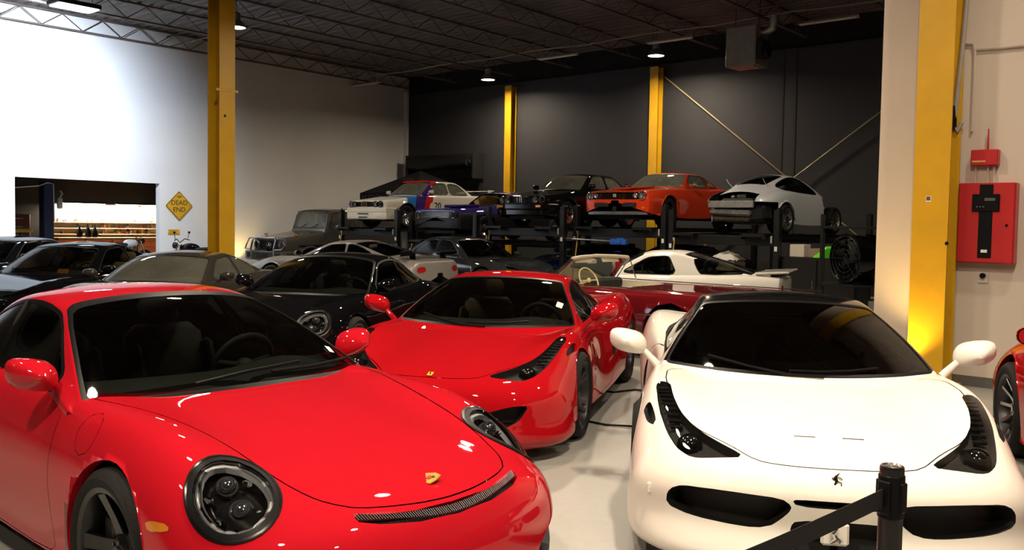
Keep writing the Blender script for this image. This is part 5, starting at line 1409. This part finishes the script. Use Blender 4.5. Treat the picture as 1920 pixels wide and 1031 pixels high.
plate(d1, 'dashboard', INTER, (-1.08, 0, .90), (.30, 1.5, .16), None, .04)
for xs, nm in ((-1.72, 'front_seat'),):
    b = MB(); b.box((xs+.1, 0, .62), (.55, 1.45, .2), None, .06); b.box((xs-.22, 0, .72), (.18, 1.5, .36), RY(-.25), .06); b.build(nm, CREAM, d1.o, sharp=60)
bar(front_path(1.06, .93, .45, .06, .4), .12, .10).build('front_bumper', CHROME, d1.o)
b = bar([(-4.75+.06*(k/4)**2, -.95*k/4, .45) for k in range(4, -5, -1)], .12, .10).build('rear_bumper', CHROME, d1.o)
d1.finish(); d1.o.scale = (.92, .92, .92)

FW = paint('fastback_white', (.78, .76, .71))
secs = [(.85, .64, .62, .64, .80, .48, .78, .25), (.6, .73, .70, .735, .85, .52, .83, .2), (0, .83, .73, .84, .88, .58, .86, .18), (-.55, .89, .735, .875, .88, .6, .86, .18), (-1.3, .90, .74, .885, .88, .6, .86, .18), (-2.2, .92, .75, .905, .89, .62, .87, .18), (-2.9, .94, .74, .925, .89, .62, .87, .22), (-3.4, .92, .70, .905, .85, .6, .83, .28)]
gh = gh_auto((-.38, .88), (-1.12, 1.265), (-1.86, 1.285), (-3.05, .955), .73, .56, .865, sf=.22, sr=.10)
f1 = classic('white_fastback', 'white fastback coupe with rear spoiler parked beyond the maroon convertible', (1.30, 15.75, 0), 2.74, FW, secs, (.08, -.03, .05), (.06, 0, .05), gh,
    [[(-.84, .915), (-1.28, 1.175), (-1.62, 1.205), (-1.78, .915)], [(-2.02, 1.195), (-2.16, .95), (-2.24, .93), (-2.90, .965), (-2.3, 1.15)]],
    four_wheels(2.45, .31, .22, .2, 'fan', DALLOY, ALLOY, .87), cab=(-.72, .88, 1.3), tubpoly=[(-.55, -.2), (-.6, .55), (-.85, .66), (-2.3, .66), (-2.6, -.2)], gm=GLASS)
b = MB(); b.box((-3.30, 0, .985), (.52, 1.34, .035), RY(.07), .014)
for s in (-1, 1): b.box((-3.15, s*.6, .955), (.25, .05, .06), None, .012)
b.build('rear_spoiler', FW, f1.o)
for s in (-1, 1): plate(f1, 'tail_lamp', REDLENS, (-3.46, s*.56, .74), (.03, .32, .12), None, .01)
f1.finish(); f1.o.scale = (.97, .97, .97)
# ------------------------------------------------------------------ four-post lifts
def lift(bay, perp, z, label, xf=.78, xr=-3.55, ph=None):
    p = Vector((2.80, 20.66, 0))+BV*bay-NB*perp
    o = empty('four_post_lift', (p.x, p.y, 0), WALL_YAW, label, 'car lift', 'four-post lifts')
    ph = ph or z+.48
    for x in (xf-.12, xr+.12):
        for y in (-1.19, 1.19):
            b = MB(); b.box((x, y, ph/2), (.13, .12, ph), None, .006); b.box((x, y, .012), (.30, .28, .024)); b.cyl((x, y, ph), (x, y, ph+.04), .02, n=8); po = b.build('post', STEELB, o)
            if x > 0:
                b = MB(); b.box((x+.068, y, z-.28), (.004, .06, .09)); b.build('warning_label', WHITEP, po)
                b = MB(); b.box((x+.075, y-math.copysign(.09, y), z-.10), (.02, .03, .14)); b.build('lock_tag', mat('tag_grey', (.5, .48, .45), .5), po)
        b = MB(); b.box((x, 0, z-.13), (.16, 2.30, .19), None, .01); b.build('cross_beam', STEELB, o)
    for y in (-.78, .78):
        b = MB(); b.box(((xf+xr)/2, y, z-.03), (xf-xr+.3, .50, .06), None, .006)
        for s in (-1, 1): b.box(((xf+xr)/2, y+s*.235, z-.05), (xf-xr+.3, .03, .10))
        b.build('runway', STEELB, o)
    b = MB(); b.tube([(xf-.05, -1.08, z-.12), (xf+.02, -1.10, .9), (xf, -1.06, .5), (xf+.03, -1.1, .1)], .014, 6); b.build('hydraulic_hose', mat('hose_yellow', (.45, .32, .08), .5), o)
    return o
lift(-7.69, -.83, 1.49, 'black four-post lift carrying the striped white race saloon')
lift(-5.15, -.47, 1.20, 'black four-post lift carrying the violet coupe', ph=1.9)
lift(-2.60, -.21, 1.596, 'black four-post lift carrying the black boxy saloon')
lift(0, 0, 1.62, 'black four-post lift carrying the orange muscle coupe')
lift(2.57, .0, 1.525, 'black four-post lift carrying the stripped silver coupe', xr=-4.2)

def small(name, label, cat, mb, m, loc, rz=0, group=None, sharp=35):
    o = mb.build(name, m, None, loc, (0, 0, rz), sharp); return tag(o, label, cat, group)
# trolley jack with blue head hanging on the lift beam
p = Vector((2.80, 20.66, 0))+BV*(-.35)+NB*.80
jk = empty('jacking_beam', (p.x, p.y, 1.27), B_ANG, 'blue-headed steel jacking beam hung under the lift of the orange coupe', 'jack')
b = MB(); b.tube([(-1.0, 0, .06), (.25, 0, .03)], .022, 8); b.build('handle', ALLOY, jk)
b = MB(); b.box((.45, 0, .02), (.42, .12, .13), None, .02); b.cyl((.5, -.08, .05), (.5, .08, .05), .06, n=14); b.build('jack_head', mat('jack_blue', (.02, .12, .55), .4, coat=.3), jk)
# shelf rack with drum fan by the beige wall
rk = empty('steel_rack', (5.85, 15.5, 0), B_ANG+.35, 'black open steel rack holding the big drum fan beside the beige wall', 'rack')
for x in (-.52, .52):
    for y in (-.3, .3):
        b = MB(); b.box((x, y, .95), (.05, .05, 1.9), None, .004); b.build('post', STEELB, rk)
for z in (.70, 1.68):
    b = MB(); b.box((0, 0, z), (1.09, .65, .045), None, .004); b.build('shelf', STEELB, rk)
fn = empty('drum_fan', (5.87, 15.42, .725), B_ANG-.55, 'large black drum fan standing on the lower shelf of the rack', 'fan')
b = MB(); b.lathe([(.39, -.26), (.42, -.25), (.42, -.22), (.395, -.20), (.395, .20), (.42, .22), (.42, .25), (.39, .26)], c=(0, 0, .43), axis='y', n=40); b.build('drum', GLOSSB, fn)
b = MB()
for r in (.08, .16, .24, .32, .39): b.tube([(r*math.cos(t), -.26, .43+r*math.sin(t)) for t in [2*PI*i/32 for i in range(32)]], .005, 5, closed=True)
for k in range(8): a = 2*PI*k/8; b.tube([(0, -.26, .43), (.39*math.cos(a), -.26, .43+.39*math.sin(a))], .005, 5)
b.build('guard', STEELB, fn)
for k in range(4):
    a = 2*PI*k/4+.3; b = MB(); b.box((.19*math.cos(a), -.05, .43+.19*math.sin(a)), (.30, .02, .13), RY(-a)@RX(.5), .004); b.build('blade', DALLOY, fn)
b = MB(); b.cyl((0, -.1, .43), (0, .15, .43), .08, n=16); b.box((0, .2, .43), (.8, .03, .04)); b.build('motor', STEELB, fn)
b = MB(); b.box((0, 0, .02), (.5, .34, .03), None, .008); b.build('foot', STEELB, fn)
b = MB(); b.add([(-.22, -.16, 0), (.24, -.16, 0), (.24, .16, 0), (-.22, .16, 0), (-.02, -.13, .17), (.25, -.13, .20), (.25, .13, .20), (-.02, .13, .17), (.0, -.04, .22), (.12, .04, .23)], [(0, 1, 2, 3), (0, 1, 5, 4), (1, 2, 6, 5), (2, 3, 7, 6), (3, 0, 4, 7), (4, 5, 9, 8), (5, 6, 9), (6, 7, 8, 9), (7, 4, 8)])
st = empty('storage_cabinet', (6.0, 17.4, 0), B_ANG, 'low dark storage cabinet behind the drum fan rack', 'cabinet')
b = MB(); b.box((0, 0, .55), (1.5, .6, 1.1), None, .01); b.build('carcass', STEELB, st)
for x in (-.37, .37):
    b = MB(); b.box((x, -.31, .56), (.70, .02, 1.0), None, .005); dr = b.build('door', STEELB, st); b = MB(); b.cyl((x-.28*math.copysign(1, x), -.33, .5), (x-.28*math.copysign(1, x), -.33, .66), .01, n=8); b.build('handle', ALLOY, dr)
b2 = MB(); b2.add([(x*.62, y*.62, z*.72) for x, y, z in [(-.30, -.2, 0), (.30, -.2, 0), (.30, .2, 0), (-.30, .2, 0), (-.10, -.16, .24), (.30, -.16, .27), (.30, .16, .27), (-.10, .16, .24), (.0, -.04, .30), (.16, .04, .31)]], [(0, 1, 2, 3), (0, 1, 5, 4), (1, 2, 6, 5), (2, 3, 7, 6), (3, 0, 4, 7), (4, 5, 9, 8), (5, 6, 9), (6, 7, 8, 9), (7, 4, 8)])
small('green_cover', 'lime green plastic cover standing on the dark cabinet by the drum fan', 'cover', b2, mat('lime_green', (.12, .75, .02), .35, coat=.3), (5.98, 17.32, 1.10), .3)
for k, (dx, dz, sx, sz, cc, lab) in enumerate(((-.5, 0, .30, .24, (.65, .60, .5), 'cream carton on the dark cabinet below the stripped silver coupe'), (-.15, 0, .22, .17, (.30, .2, .15), 'small brown carton beside the cream carton on the cabinet'))):
    b = MB(); b.box((0, 0, sz/2), (sx, .3, sz), None, .006); b.box((0, 0, sz+.002), (sx*.2, .3, .003)); small('carton', lab, 'box', b, mat('carton%d' % k, cc, .7), (6.0+dx*.744, 17.4-dx*.668, 1.10), B_ANG)
# crumpled white sheet on a crate behind the white fastback
cr_ = empty('wooden_crate', (4.42, 18.6, 0), B_ANG, 'tall wooden crate behind the white fastback under the lifts', 'crate')
for k in range(5):
    for s in (-1, 1):
        b = MB(); b.box((0, s*.22, .10+.19*k), (.56, .02, .17), None, .003); b.build('board', mat('crate_wood', (.30, .2, .11), .7, var=.2), cr_)
b = MB(); b.box((0, 0, .49), (.54, .42, .96)); b.build('core', mat('crate_wood', (.30, .2, .11), .7, var=.2), cr_)
n = 14; vs = []; random.seed(3)
for i in range(n):
    for j in range(n):
        x = (i/(n-1)-.5)*.62; y = (j/(n-1)-.5)*.5; e = max(abs(x)/.31, abs(y)/.25)
        vs.append((x, y, .17*max(0, 1-e**1.6)+random.uniform(-.03, .03)*(1-e*.6)+.02))
b = MB(); b.add(vs, [(i*n+j, i*n+j+1, (i+1)*n+j+1, (i+1)*n+j) for i in range(n-1) for j in range(n-1)])
small('crumpled_sheet', 'crumpled white sheet heaped on the wooden crate behind the white fastback', 'sheet', b, mat('sheet_white', (.6, .58, .54), .8), (4.42, 18.6, .97), B_ANG, sharp=180)

# ------------------------------------------------------------------ canopy tent, roll-up door on the dark wall
TENT = mat('tent_black', (.004, .004, .005), .7, spec=.2, var=.2)
tn = empty('canopy_tent', (-3.19, 31.2, 0), B_ANG, 'black pop-up canopy tent with faint lettering on its valance in the far corner', 'tent')
hw = 1.45
b = MB(); b.add([(-hw, -hw, 2.62), (hw, -hw, 2.62), (hw, hw, 2.62), (-hw, hw, 2.62), (0, 0, 3.42)], [(0, 1, 4), (1, 2, 4), (2, 3, 4), (3, 0, 4)]); b.build('roof_cloth', TENT, tn)
for k in range(4):
    b = MB(); b.box((0, -hw, 2.47), (2*hw, .012, .30)); b.build('valance', TENT, tn, rot=(0, 0, k*PI/2))
for sx in (-1, 1):
    for sy in (-1, 1):
        b = MB(); b.box((sx*(hw-.04), sy*(hw-.04), 1.3), (.04, .04, 2.6)); b.build('leg', STEELB, tn)
TXT = mat('tent_print', (.05, .05, .055), .6)
lettering('HUDSON', .26, TXT, tn, (-.78, -hw-.008, 2.47), (PI/2, 0, 0), 'valance_lettering')
b = MB(); b.tube([(.20+.42*math.cos(t), -.72, 2.98+.12*math.sin(t)) for t in [PI*.15+i*.12*PI for i in range(13)]], .015, 5); b.build('roof_emblem', TXT, tn, (0, -.10, .0), (0, 0, 0))
rd = empty('roll_up_door', on_back(2.35, 0, .0), B_ANG, 'black roll-up door with a round hood box on the dark wall', 'door')
for k in range(12):
    b = MB(); b.box((0, -.06, .14+.29*k), (3.1, .03, .27), None, .008); b.build('slat', VOID, rd)
b = MB(); b.cyl((-1.66, -.30, 3.78), (1.62, -.30, 3.78), .26, n=24); b.build('roller_hood', mat('hood_black', (.008, .008, .009), .45, spec=.3), rd)
for s in (-1, 1):
    b = MB(); b.box((s*1.70, -.28, 3.62), (.08, .5, .9), None, .01); b.build('end_bracket', VOID, rd); b = MB(); b.box((s*1.62, -.06, 1.7), (.1, .1, 3.4)); b.build('guide_rail', VOID, rd)
b = MB(); b.tube([(1.50+.09*math.cos(t), -.57, 3.72+.09*math.sin(t)) for t in [i*.16*PI for i in range(10)]], .012, 5); b.build('chain_hook', ALLOY, rd)

# ------------------------------------------------------------------ signs on the white wall
SY = mat('sign_yellow', (.66, .36, .02), .45, var=.08, vscale=12); SK = mat('sign_black', (.01, .01, .01), .6)
LW = math.atan2(AV.y, AV.x)+PI          # sign x axis runs along the wall to the viewer's right
sg = empty('dead_end_sign', on_left(9.22, 2.02, .025), LW, 'yellow diamond road sign reading DEAD END on the white wall', 'sign')
def diamond(r, t, y, m, nm):
    b = MB(); P = rounded([(r, 0), (0, r), (-r, 0), (0, -r)], 0); n_ = 6; pts = []
    for k in range(4):
        a = PI/2*k; c0 = Vector((math.cos(a), math.sin(a)))*(r-.05)
        for i in range(n_): t_ = a-PI/4+PI/2*i/(n_-1); pts.append((c0.x+.035*math.cos(t_), c0.y+.035*math.sin(t_)))
    b.prism(pts, y, y-t, 'y'); return b.build(nm, m, sg)
diamond(.445, .004, 0, SY, 'plate'); diamond(.425, .002, -.004, SK, 'border'); diamond(.405, .002, -.006, SY, 'face')
lettering('DEAD', .20, SK, sg, (0, -.009, .085), (PI/2, 0, 0)); lettering('END', .20, SK, sg, (0, -.009, -.115), (PI/2, 0, 0))
b = MB(); b.ball((0, -.008, .27), (.08, .003, .035), 12, 6); b.build('crest_mark', mat('sign_brown', (.30, .16, .02), .6), sg)
b = MB(); b.ball((.30, -.009, .0), (.012, .004, .012), 8, 6); b.build('bolt', SK, sg)
s2 = empty('small_yellow_plate', on_left(9.39, 1.25, .02), LW, 'small rectangular yellow plate below the diamond sign', 'sign')
b = MB(); b.box((0, 0, 0), (.36, .008, .15), None, .003); b.build('plate', SY, s2)
for k in (-.03, .03):
    b = MB(); b.box((-.02, -.006, k), (.24, .003, .018)); b.build('print_line', mat('sign_brown', (.30, .16, .02), .6), s2)

# ------------------------------------------------------------------ fire alarm panel and boxes on the beige wall
FR = mat('panel_red', (.45, .012, .015), .4, coat=.3, var=.06)
fp = empty('fire_alarm_panel', on_right(1.165, 1.735, .0), B_ANG, 'red fire alarm cabinet with black control strip on the beige wall', 'alarm panel')
b = MB(); b.box((0, -.07, 0), (.545, .14, .835), None, .008); b.build('cabinet', FR, fp)
b = MB(); b.box((0, -.146, 0), (.525, .012, .815), None, .004); dr = b.build('door', FR, fp)
b = MB(); b.box((.0, -.155, .02), (.13, .012, .76), None, .004); b.build('control_strip', BLACKP, dr)
b = MB(); b.box((.0, -.162, .21), (.26, .02, .18), None, .006); b.build('control_module', BLACKP, dr)
b = MB(); b.box((.04, -.174, .245), (.10, .004, .03)); b.build('display', mat('display_grey', (.10, .11, .11), .2), dr)
for x in (-.08, -.05, -.02):
    b = MB(); b.box((x, -.174, .17), (.015, .004, .012)); b.build('button', ALLOY, dr)
b = MB(); b.box((.0, -.164, -.29), (.06, .006, .03)); b.build('strip_label', WHITEP, dr)
b = MB(); b.cyl((.20, -.152, -.02), (.20, -.162, -.02), .014, n=12); b.build('key_lock', BLACKP, dr)
sb = empty('red_alarm_box', on_right(1.115, 2.418, .0), B_ANG, 'small red junction box above the fire alarm cabinet', 'alarm box')
b = MB(); b.box((0, -.05, 0), (.26, .10, .165), None, .008); b.build('box', FR, sb)
b = MB(); b.box((-.05, -.102, -.04), (.13, .004, .018)); b.build('label_strip', mat('label_gold', (.6, .35, .1), .5), sb)
b = MB(); b.cyl((.02, -.05, .08), (.02, -.05, .30), .012, .006, n=10); b.build('antenna', FR, sb)
PIPE = mat('painted_conduit', (.55, .48, .41), .6)
cp = empty('panel_conduit', on_right(1.1, 2.15, 0), B_ANG, 'beige conduits joining the red box and the alarm cabinet', 'conduit')
for x in (-.08, .04, .10):
    b = MB(); b.tube([(x, -.03, .0), (x, -.03, .19)], .010, 6); b.build('pipe', PIPE, cp)
cw = empty('wall_conduit', on_right(.95, 3.4, 0), B_ANG, 'beige conduit running up and along the beige wall', 'conduit')
b = MB(); b.tube([(.02, -.03, -.70), (.02, -.03, .12), (.0, -.03, .22), (-.18, -.03, .26)], .014, 6); b.build('riser', PIPE, cw)
b = MB(); b.tube([(.02, -.03, .16), (.3, -.03, .15), (2.4, -.03, .16)], .014, 6); b.build('run', PIPE, cw)
cb = empty('hanging_cable', on_right(.86, 2.75, .0), B_ANG, 'thick grey cable hanging beside the wide yellow column with a hooked end', 'cable')
b = MB(); b.tube([(.10, -.10, 4.0), (.08, -.12, 2.4), (.02, -.12, 1.0), (-.03, -.12, .25), (-.05, -.12, .02), (-.01, -.12, -.05), (.03, -.12, .04)], .024, 8); b.build('cable', mat('cable_grey', (.35, .32, .28), .6), cb)
b = MB(); b.cyl((-.05, -.12, -.03), (-.05, -.12, .22), .03, n=10); b.build('boot', BLACKP, cb)
sw = empty('wall_switch', on_right(1.13, 1.165, 0), B_ANG, 'small white wall plate with black knob under the alarm cabinet', 'switch')
b = MB(); b.box((0, -.008, 0), (.10, .016, .12), None, .004); b.build('plate', mat('switch_plate', (.6, .55, .48), .5), sw); b = MB(); b.cyl((0, -.016, .02), (0, -.05, .02), .028, n=16); b.build('knob', BLACKP, sw)
ob = empty('outlet_box', on_right(1.62, 1.20, 0), B_ANG, 'small beige outlet box with cable at the picture edge', 'outlet')
b = MB(); b.box((0, -.03, 0), (.10, .06, .13), None, .008); b.build('box', PIPE, ob); b = MB(); b.tube([(0, -.04, -.06), (0, -.04, -1.0)], .012, 6); b.build('pipe', PIPE, ob)

# ------------------------------------------------------------------ belt barrier
bp = empty('barrier_post', (1.035, 2.42, 0), .67, 'black retractable belt barrier post in front of the white car', 'barrier')
b = MB(); b.lathe([(.0, 0), (.17, 0), (.175, .012), (.16, .03), (.05, .045), (.0318, .06)], n=36); b.build('base', STEELB, bp)
b = MB(); b.lathe([(.0318, .05), (.0318, 1.005)], n=32); b.lathe([(.0318, 1.005), (.030, 1.011), (.026, 1.013)], n=32); b.build('tube', mat('post_black', (.014, .012, .012), .3, metal=.2, var=.15), bp)
b = MB(); b.lathe([(0, 1.005), (.022, 1.008), (.026, 1.013)], n=28); b.build('cap', mat('cap_metal', (.35, .33, .3), .25, metal=.9, var=.4, vscale=60), bp)
b = MB(); b.lathe([(.0322, .87), (.0345, .873), (.0345, .985), (.0322, .988)], n=32)
for k in (1, 2, 3): a = k*PI/2+PI; b.box((.034*math.cos(a), .034*math.sin(a), .93), (.010, .028, .08), RZ(a), .003)
b.box((-.036, 0, .93), (.014, .034, .09), None, .003); b.build('cassette', BLACKP, bp)
b = MB(); e0 = Vector((-.04, 0, .93)); n = 16; L = 1.95; vs = []
for i in range(n+1):
    t = i/n; sag = -.05*math.sin(PI*t); 
    for z in (-.025, .025):
        for y in (-.0008, .0008): vs.append((e0.x-L*t, y, e0.z+z+sag))
fs = []
for i in range(n):
    k = i*4
    fs += [(k, k+4, k+6, k+2), (k+1, k+3, k+7, k+5), (k, k+1, k+5, k+4), (k+2, k+6, k+7, k+3)]
b.add(vs, fs+[(0, 2, 3, 1), (n*4, n*4+1, n*4+3, n*4+2)]); b.build('belt', mat('belt_black', (.012, .011, .012), .75, var=.15, bump=.2, bscale=400), bp)
b = MB(); b.tube([(.55, 9.35, .012), (.75, 9.0, .012), (1.02, 8.85, .012), (1.25, 9.0, .012), (1.5, 8.9, .012)], .010, 6)
b.tube([(.62, 8.05, .012), (.85, 7.72, .012), (1.1, 7.62, .012), (1.32, 7.68, .012)], .010, 6) if False else None
tag(b.build('floor_cable', BLACKP), 'thin black cable lying on the floor beside the red wedge coupe', 'cable')
b = MB(); b.tube([(.60, 7.55, .012), (.80, 7.38, .012), (1.0, 7.34, .012), (1.2, 7.40, .012), (1.5, 7.36, .012)], .009, 6)
tag(b.build('floor_cable', BLACKP), 'second black cable on the floor nearer the white car wheel', 'cable')

# ------------------------------------------------------------------ motorcycle by the white wall
def motorcycle(loc, rz, label, bodym):
    o = empty('motorcycle', loc, rz, label, 'motorcycle')
    for x in (.68, -.68):
        b = MB(); b.lathe([(.24, -.03), (.30, -.05), (.33, 0), (.30, .05), (.24, .03)], axis='y', n=28); w_ = b.build('wheel', RUBBER, o, (x, 0, .33))
        b = MB(); b.lathe([(.24, -.03), (.22, 0), (.24, .03)], axis='y', n=28)
        for k in range(10): a = 2*PI*k/10; b.tube([(0, 0, 0), (.23*math.cos(a), 0, .23*math.sin(a))], .006, 5)
        b.cyl((0, -.06, 0), (0, .06, 0), .035, n=12); b.build('rim', ALLOY, w_)
    b = MB()
    for s in (-1, 1): b.tube([(.68, s*.09, .33), (.42, s*.09, .95)], .025, 8)
    b.build('fork', CHROME, o)
    b = MB(); b.tube([(.36, -.40, 1.06), (.40, -.22, 1.10), (.43, 0, 1.0), (.40, .22, 1.10), (.36, .40, 1.06)], .013, 6); b.build('handlebar', STEELB, o)
    for s in (-1, 1):
        b = MB(); b.tube([(.38, s*.33, 1.08), (.37, s*.38, 1.24)], .007, 5); b.ball((.37, s*.39, 1.27), (.02, .06, .035), 12, 8); b.build('mirror', BLACKP, o)
    b = MB(); b.lathe([(.0, -.07), (.07, -.05), (.09, .03), (.085, .05), (0, .06)], c=(.55, 0, .92), axis='x', n=18); b.build('headlight', STEELB, o)
    b = MB(); b.ball((.12, 0, .86), (.27, .13, .13), 18, 10); b.build('fuel_tank', bodym, o)
    b = MB(); b.box((-.36, 0, .84), (.62, .24, .10), RY(.06), .04); b.build('seat', INTER, o)
    b = MB(); b.box((.05, 0, .48), (.42, .26, .36), None, .06); b.cyl((.12, 0, .55), (.22, 0, .80), .09, n=14); b.build('engine', DALLOY, o)
    b = MB(); b.tube([(.2, .13, .5), (.1, .17, .28), (-.3, .17, .30), (-.75, .18, .38)], [.02, .022, .03, .04], 8); b.build('exhaust', CHROME, o)
    b = MB(); b.tube([(.42, 0, .92), (.0, 0, .74), (-.6, 0, .80), (-.1, 0, .30), (.3, 0, .30), (.42, 0, .92)], .02, 6); b.tube([(-.1, 0, .35), (-.68, .07, .33)], .025, 6); b.build('frame', STEELB, o)
    return o
motorcycle((-8.55, 24.4, 0), -.15+PI, 'small black motorcycle standing before the white wall near the yellow column', BLK)
# ------------------------------------------------------------------ workshop seen through the opening
OUT = -NL
def ws(s, d, z=0): p = CRN+AV*s+OUT*d; return Vector((p.x, p.y, z))
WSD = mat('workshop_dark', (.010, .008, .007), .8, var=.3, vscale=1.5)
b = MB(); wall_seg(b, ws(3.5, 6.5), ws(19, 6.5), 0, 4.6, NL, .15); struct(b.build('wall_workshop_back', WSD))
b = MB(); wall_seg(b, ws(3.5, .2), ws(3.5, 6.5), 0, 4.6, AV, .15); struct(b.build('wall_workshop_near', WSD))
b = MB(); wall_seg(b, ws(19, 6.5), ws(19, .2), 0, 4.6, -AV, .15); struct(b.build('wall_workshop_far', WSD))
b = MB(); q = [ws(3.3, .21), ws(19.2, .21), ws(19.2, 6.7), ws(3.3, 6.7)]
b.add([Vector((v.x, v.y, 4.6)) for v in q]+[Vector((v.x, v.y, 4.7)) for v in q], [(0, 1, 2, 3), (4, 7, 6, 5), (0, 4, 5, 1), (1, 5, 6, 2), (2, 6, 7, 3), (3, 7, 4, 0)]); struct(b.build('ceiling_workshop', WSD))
WY = math.atan2(AV.y, AV.x)+PI
def wsobj(name, s, d, z, label, cat, group=None): return empty(name, ws(s, d, z), WY, label, cat, group)
PEG = mat('pegboard', (.62, .56, .46), .7, var=.12, vscale=30)
pb = wsobj('pegboard_panel', 8.2, 6.46, 1.0, 'pale pegboard panel behind the workbench, brightly lit', 'pegboard')
b = MB(); b.box((0, -.02, .55), (3.75, .03, 1.10), None, .004); b.build('board', PEG, pb)
for z in (.06, .26, .46):
    b = MB(); b.box((0, -.12, z), (3.7, .20, .025), None, .004); b.build('shelf', mat('shelf_wood', (.4, .27, .15), .6), pb)
tl = wsobj('bench_lamp', 8.2, 6.10, 2.10, 'long bright bench lamp over the pegboard in the workshop', 'lamp')
for x in (-.95, .95):
    b = MB(); b.box((x, 0, .03), (1.55, .16, .06), None, .01); b.build('housing', STEELB, tl); b = MB(); b.box((x, 0, -.008), (1.45, .12, .016), None, .004); b.build('tube', mat('bench_glow', (1, 1, 1), emit=(1, .90, .72), estr=14), tl)
l = bpy.data.lights.new('bench_light', 'AREA'); l.shape = 'RECTANGLE'; l.size = 3.5; l.size_y = .14; l.energy = 700*LAMP_POWER; l.color = (1, .84, .60)
o = bpy.data.objects.new('bench_light', l); COL.objects.link(o); o.parent = tl; o.location = (0, 0, -.03)
bench = wsobj('workbench', 7.9, 6.0, 0, 'workbench with orange drawers below the pegboard', 'workbench')
b = MB(); b.box((0, 0, .93), (4.6, .75, .06), None, .008); b.build('top', mat('bench_wood', (.28, .14, .06), .5), bench)
for k in range(5):
    b = MB(); b.box((-1.84+.92*k, 0, .45), (.86, .68, .88), None, .01); cb_ = b.build('drawer_unit', mat('bench_orange', (.75, .16, .04), .45), bench)
    for j in range(4):
        b = MB(); b.box((-1.84+.92*k, -.345, .12+.21*j), (.80, .02, .19), None, .005); dd_ = b.build('drawer', mat('bench_orange', (.75, .16, .04), .45), bench)
        b = MB(); b.box((-1.84+.92*k, -.365, .17+.21*j), (.5, .015, .02)); b.build('handle', ALLOY, dd_)
random.seed(11)
TC = [mat('tool%d' % i, c_, .5) for i, c_ in enumerate(((.05, .05, .05), (.45, .25, .08), (.35, .05, .04), (.5, .5, .48), (.6, .55, .4), (.1, .12, .2)))]
for k in range(84):
    x = random.uniform(-1.8, 1.8); z = random.choice((.1045, .3045, .5045)); h_ = random.uniform(.07, .17); r_ = random.uniform(.03, .055)
    b = MB(); b.lathe([(0, 0), (r_, 0), (r_, h_*.7), (r_*.45, h_*.85), (r_*.45, h_), (0, h_)], n=10)
    p = ws(8.2-x, 6.34, 1.0+z-.032); tag(b.build('spray_can', TC[k % 6], None, p), 'small can or bottle standing on the pegboard shelves', 'can', 'cans on the pegboard shelves')
for k in range(40):
    x = random.uniform(-1.85, 1.85); z = random.uniform(.70, .98); h_ = random.uniform(.08, .18)
    b = MB(); b.box((0, 0, 0), (.022, .016, h_), None, .004); b.box((0, 0, h_/2), (.07, .02, .035), None, .006); b.cyl((0, 0, -h_/2), (0, 0, -h_/2-.03), .016, n=8)
    p = ws(8.2-x, 6.405, 1.0+z); tag(b.build('hand_tool', TC[(k*5) % 6], None, p, (0, random.uniform(-.3, .3), WY)), 'hand tool hung on the bright pegboard', 'tool', 'tools hung on the pegboard')
for x, h_ in ((-1.15, .40), (-.86, .46), (-.62, .44)):
    b = MB(); b.lathe([(0, 0), (.10, 0), (.105, h_*.45), (.04, h_*.75), (.025, h_), (0, h_)], n=14); p = ws(8.25-x, 5.85, .96); tag(b.build('black_bottle', BLACKP, None, p), 'tall black bottle standing on the workbench', 'bottle', 'black bottles on the workbench')
lp = wsobj('blue_lift_post', 11.45, 3.6, 0, 'dark blue two-post lift column with white hose in the workshop', 'car lift')
b = MB(); b.box((0, 0, 1.35), (.30, .34, 2.7), None, .02); b.box((0, 0, .015), (.6, .6, .03)); b.build('column', mat('lift_blue', (.02, .03, .10), .4), lp)
b = MB(); b.tube([(-2.6, -.2, 2.52), (-1.2, -.2, 2.45), (-.3, -.2, 2.55), (-.05, -.2, 2.66), (.12, -.2, 2.62), (.14, -.2, 1.5)], .02, 6); b.build('hose', WHITEP, lp)
b = MB(); b.box((.34, -.12, 2.05), (.14, .14, .34), None, .03); b.tube([(.34, -.12, 2.2), (.42, -.12, 2.35), (.36, -.12, 2.42)], .025, 6); b.build('air_filter', mat('filter_green', (.55, .62, .55), .4), lp)
rc = wsobj('dark_red_cabinet', 11.9, 5.6, 0, 'tall dark red tool cabinet at the back of the workshop', 'cabinet')
b = MB(); b.box((0, 0, .85), (1.4, .6, 1.7), None, .02); b.build('carcass', mat('cabinet_red', (.10, .012, .012), .5), rc)
for k in range(6):
    b = MB(); b.box((0, -.31, .2+.26*k), (1.3, .02, .23), None, .006); dr = b.build('drawer', mat('cabinet_red', (.10, .012, .012), .5), rc); b = MB(); b.box((0, -.33, .27+.26*k), (.9, .015, .02)); b.build('handle', ALLOY, dr)
motorcycle(ws(9.75, 2.0), WY+.25, 'pale grey motorcycle half seen inside the workshop opening', mat('bike_grey', (.5, .5, .48), .4, coat=.4))
ys = wsobj('yellow_tray', 11.85, 4.5, 1.15, 'yellow parts tray on a stand inside the dark side of the workshop', 'tray')
b = MB(); b.box((0, 0, .05), (.6, .4, .10), None, .02); b.build('tray', mat('tray_yellow', (.55, .42, .05), .5), ys); b = MB(); b.cyl((0, 0, -1.15), (0, 0, .0), .03, n=10); b.box((0, 0, -1.135), (.5, .4, .03)); b.build('stand', STEELB, ys)
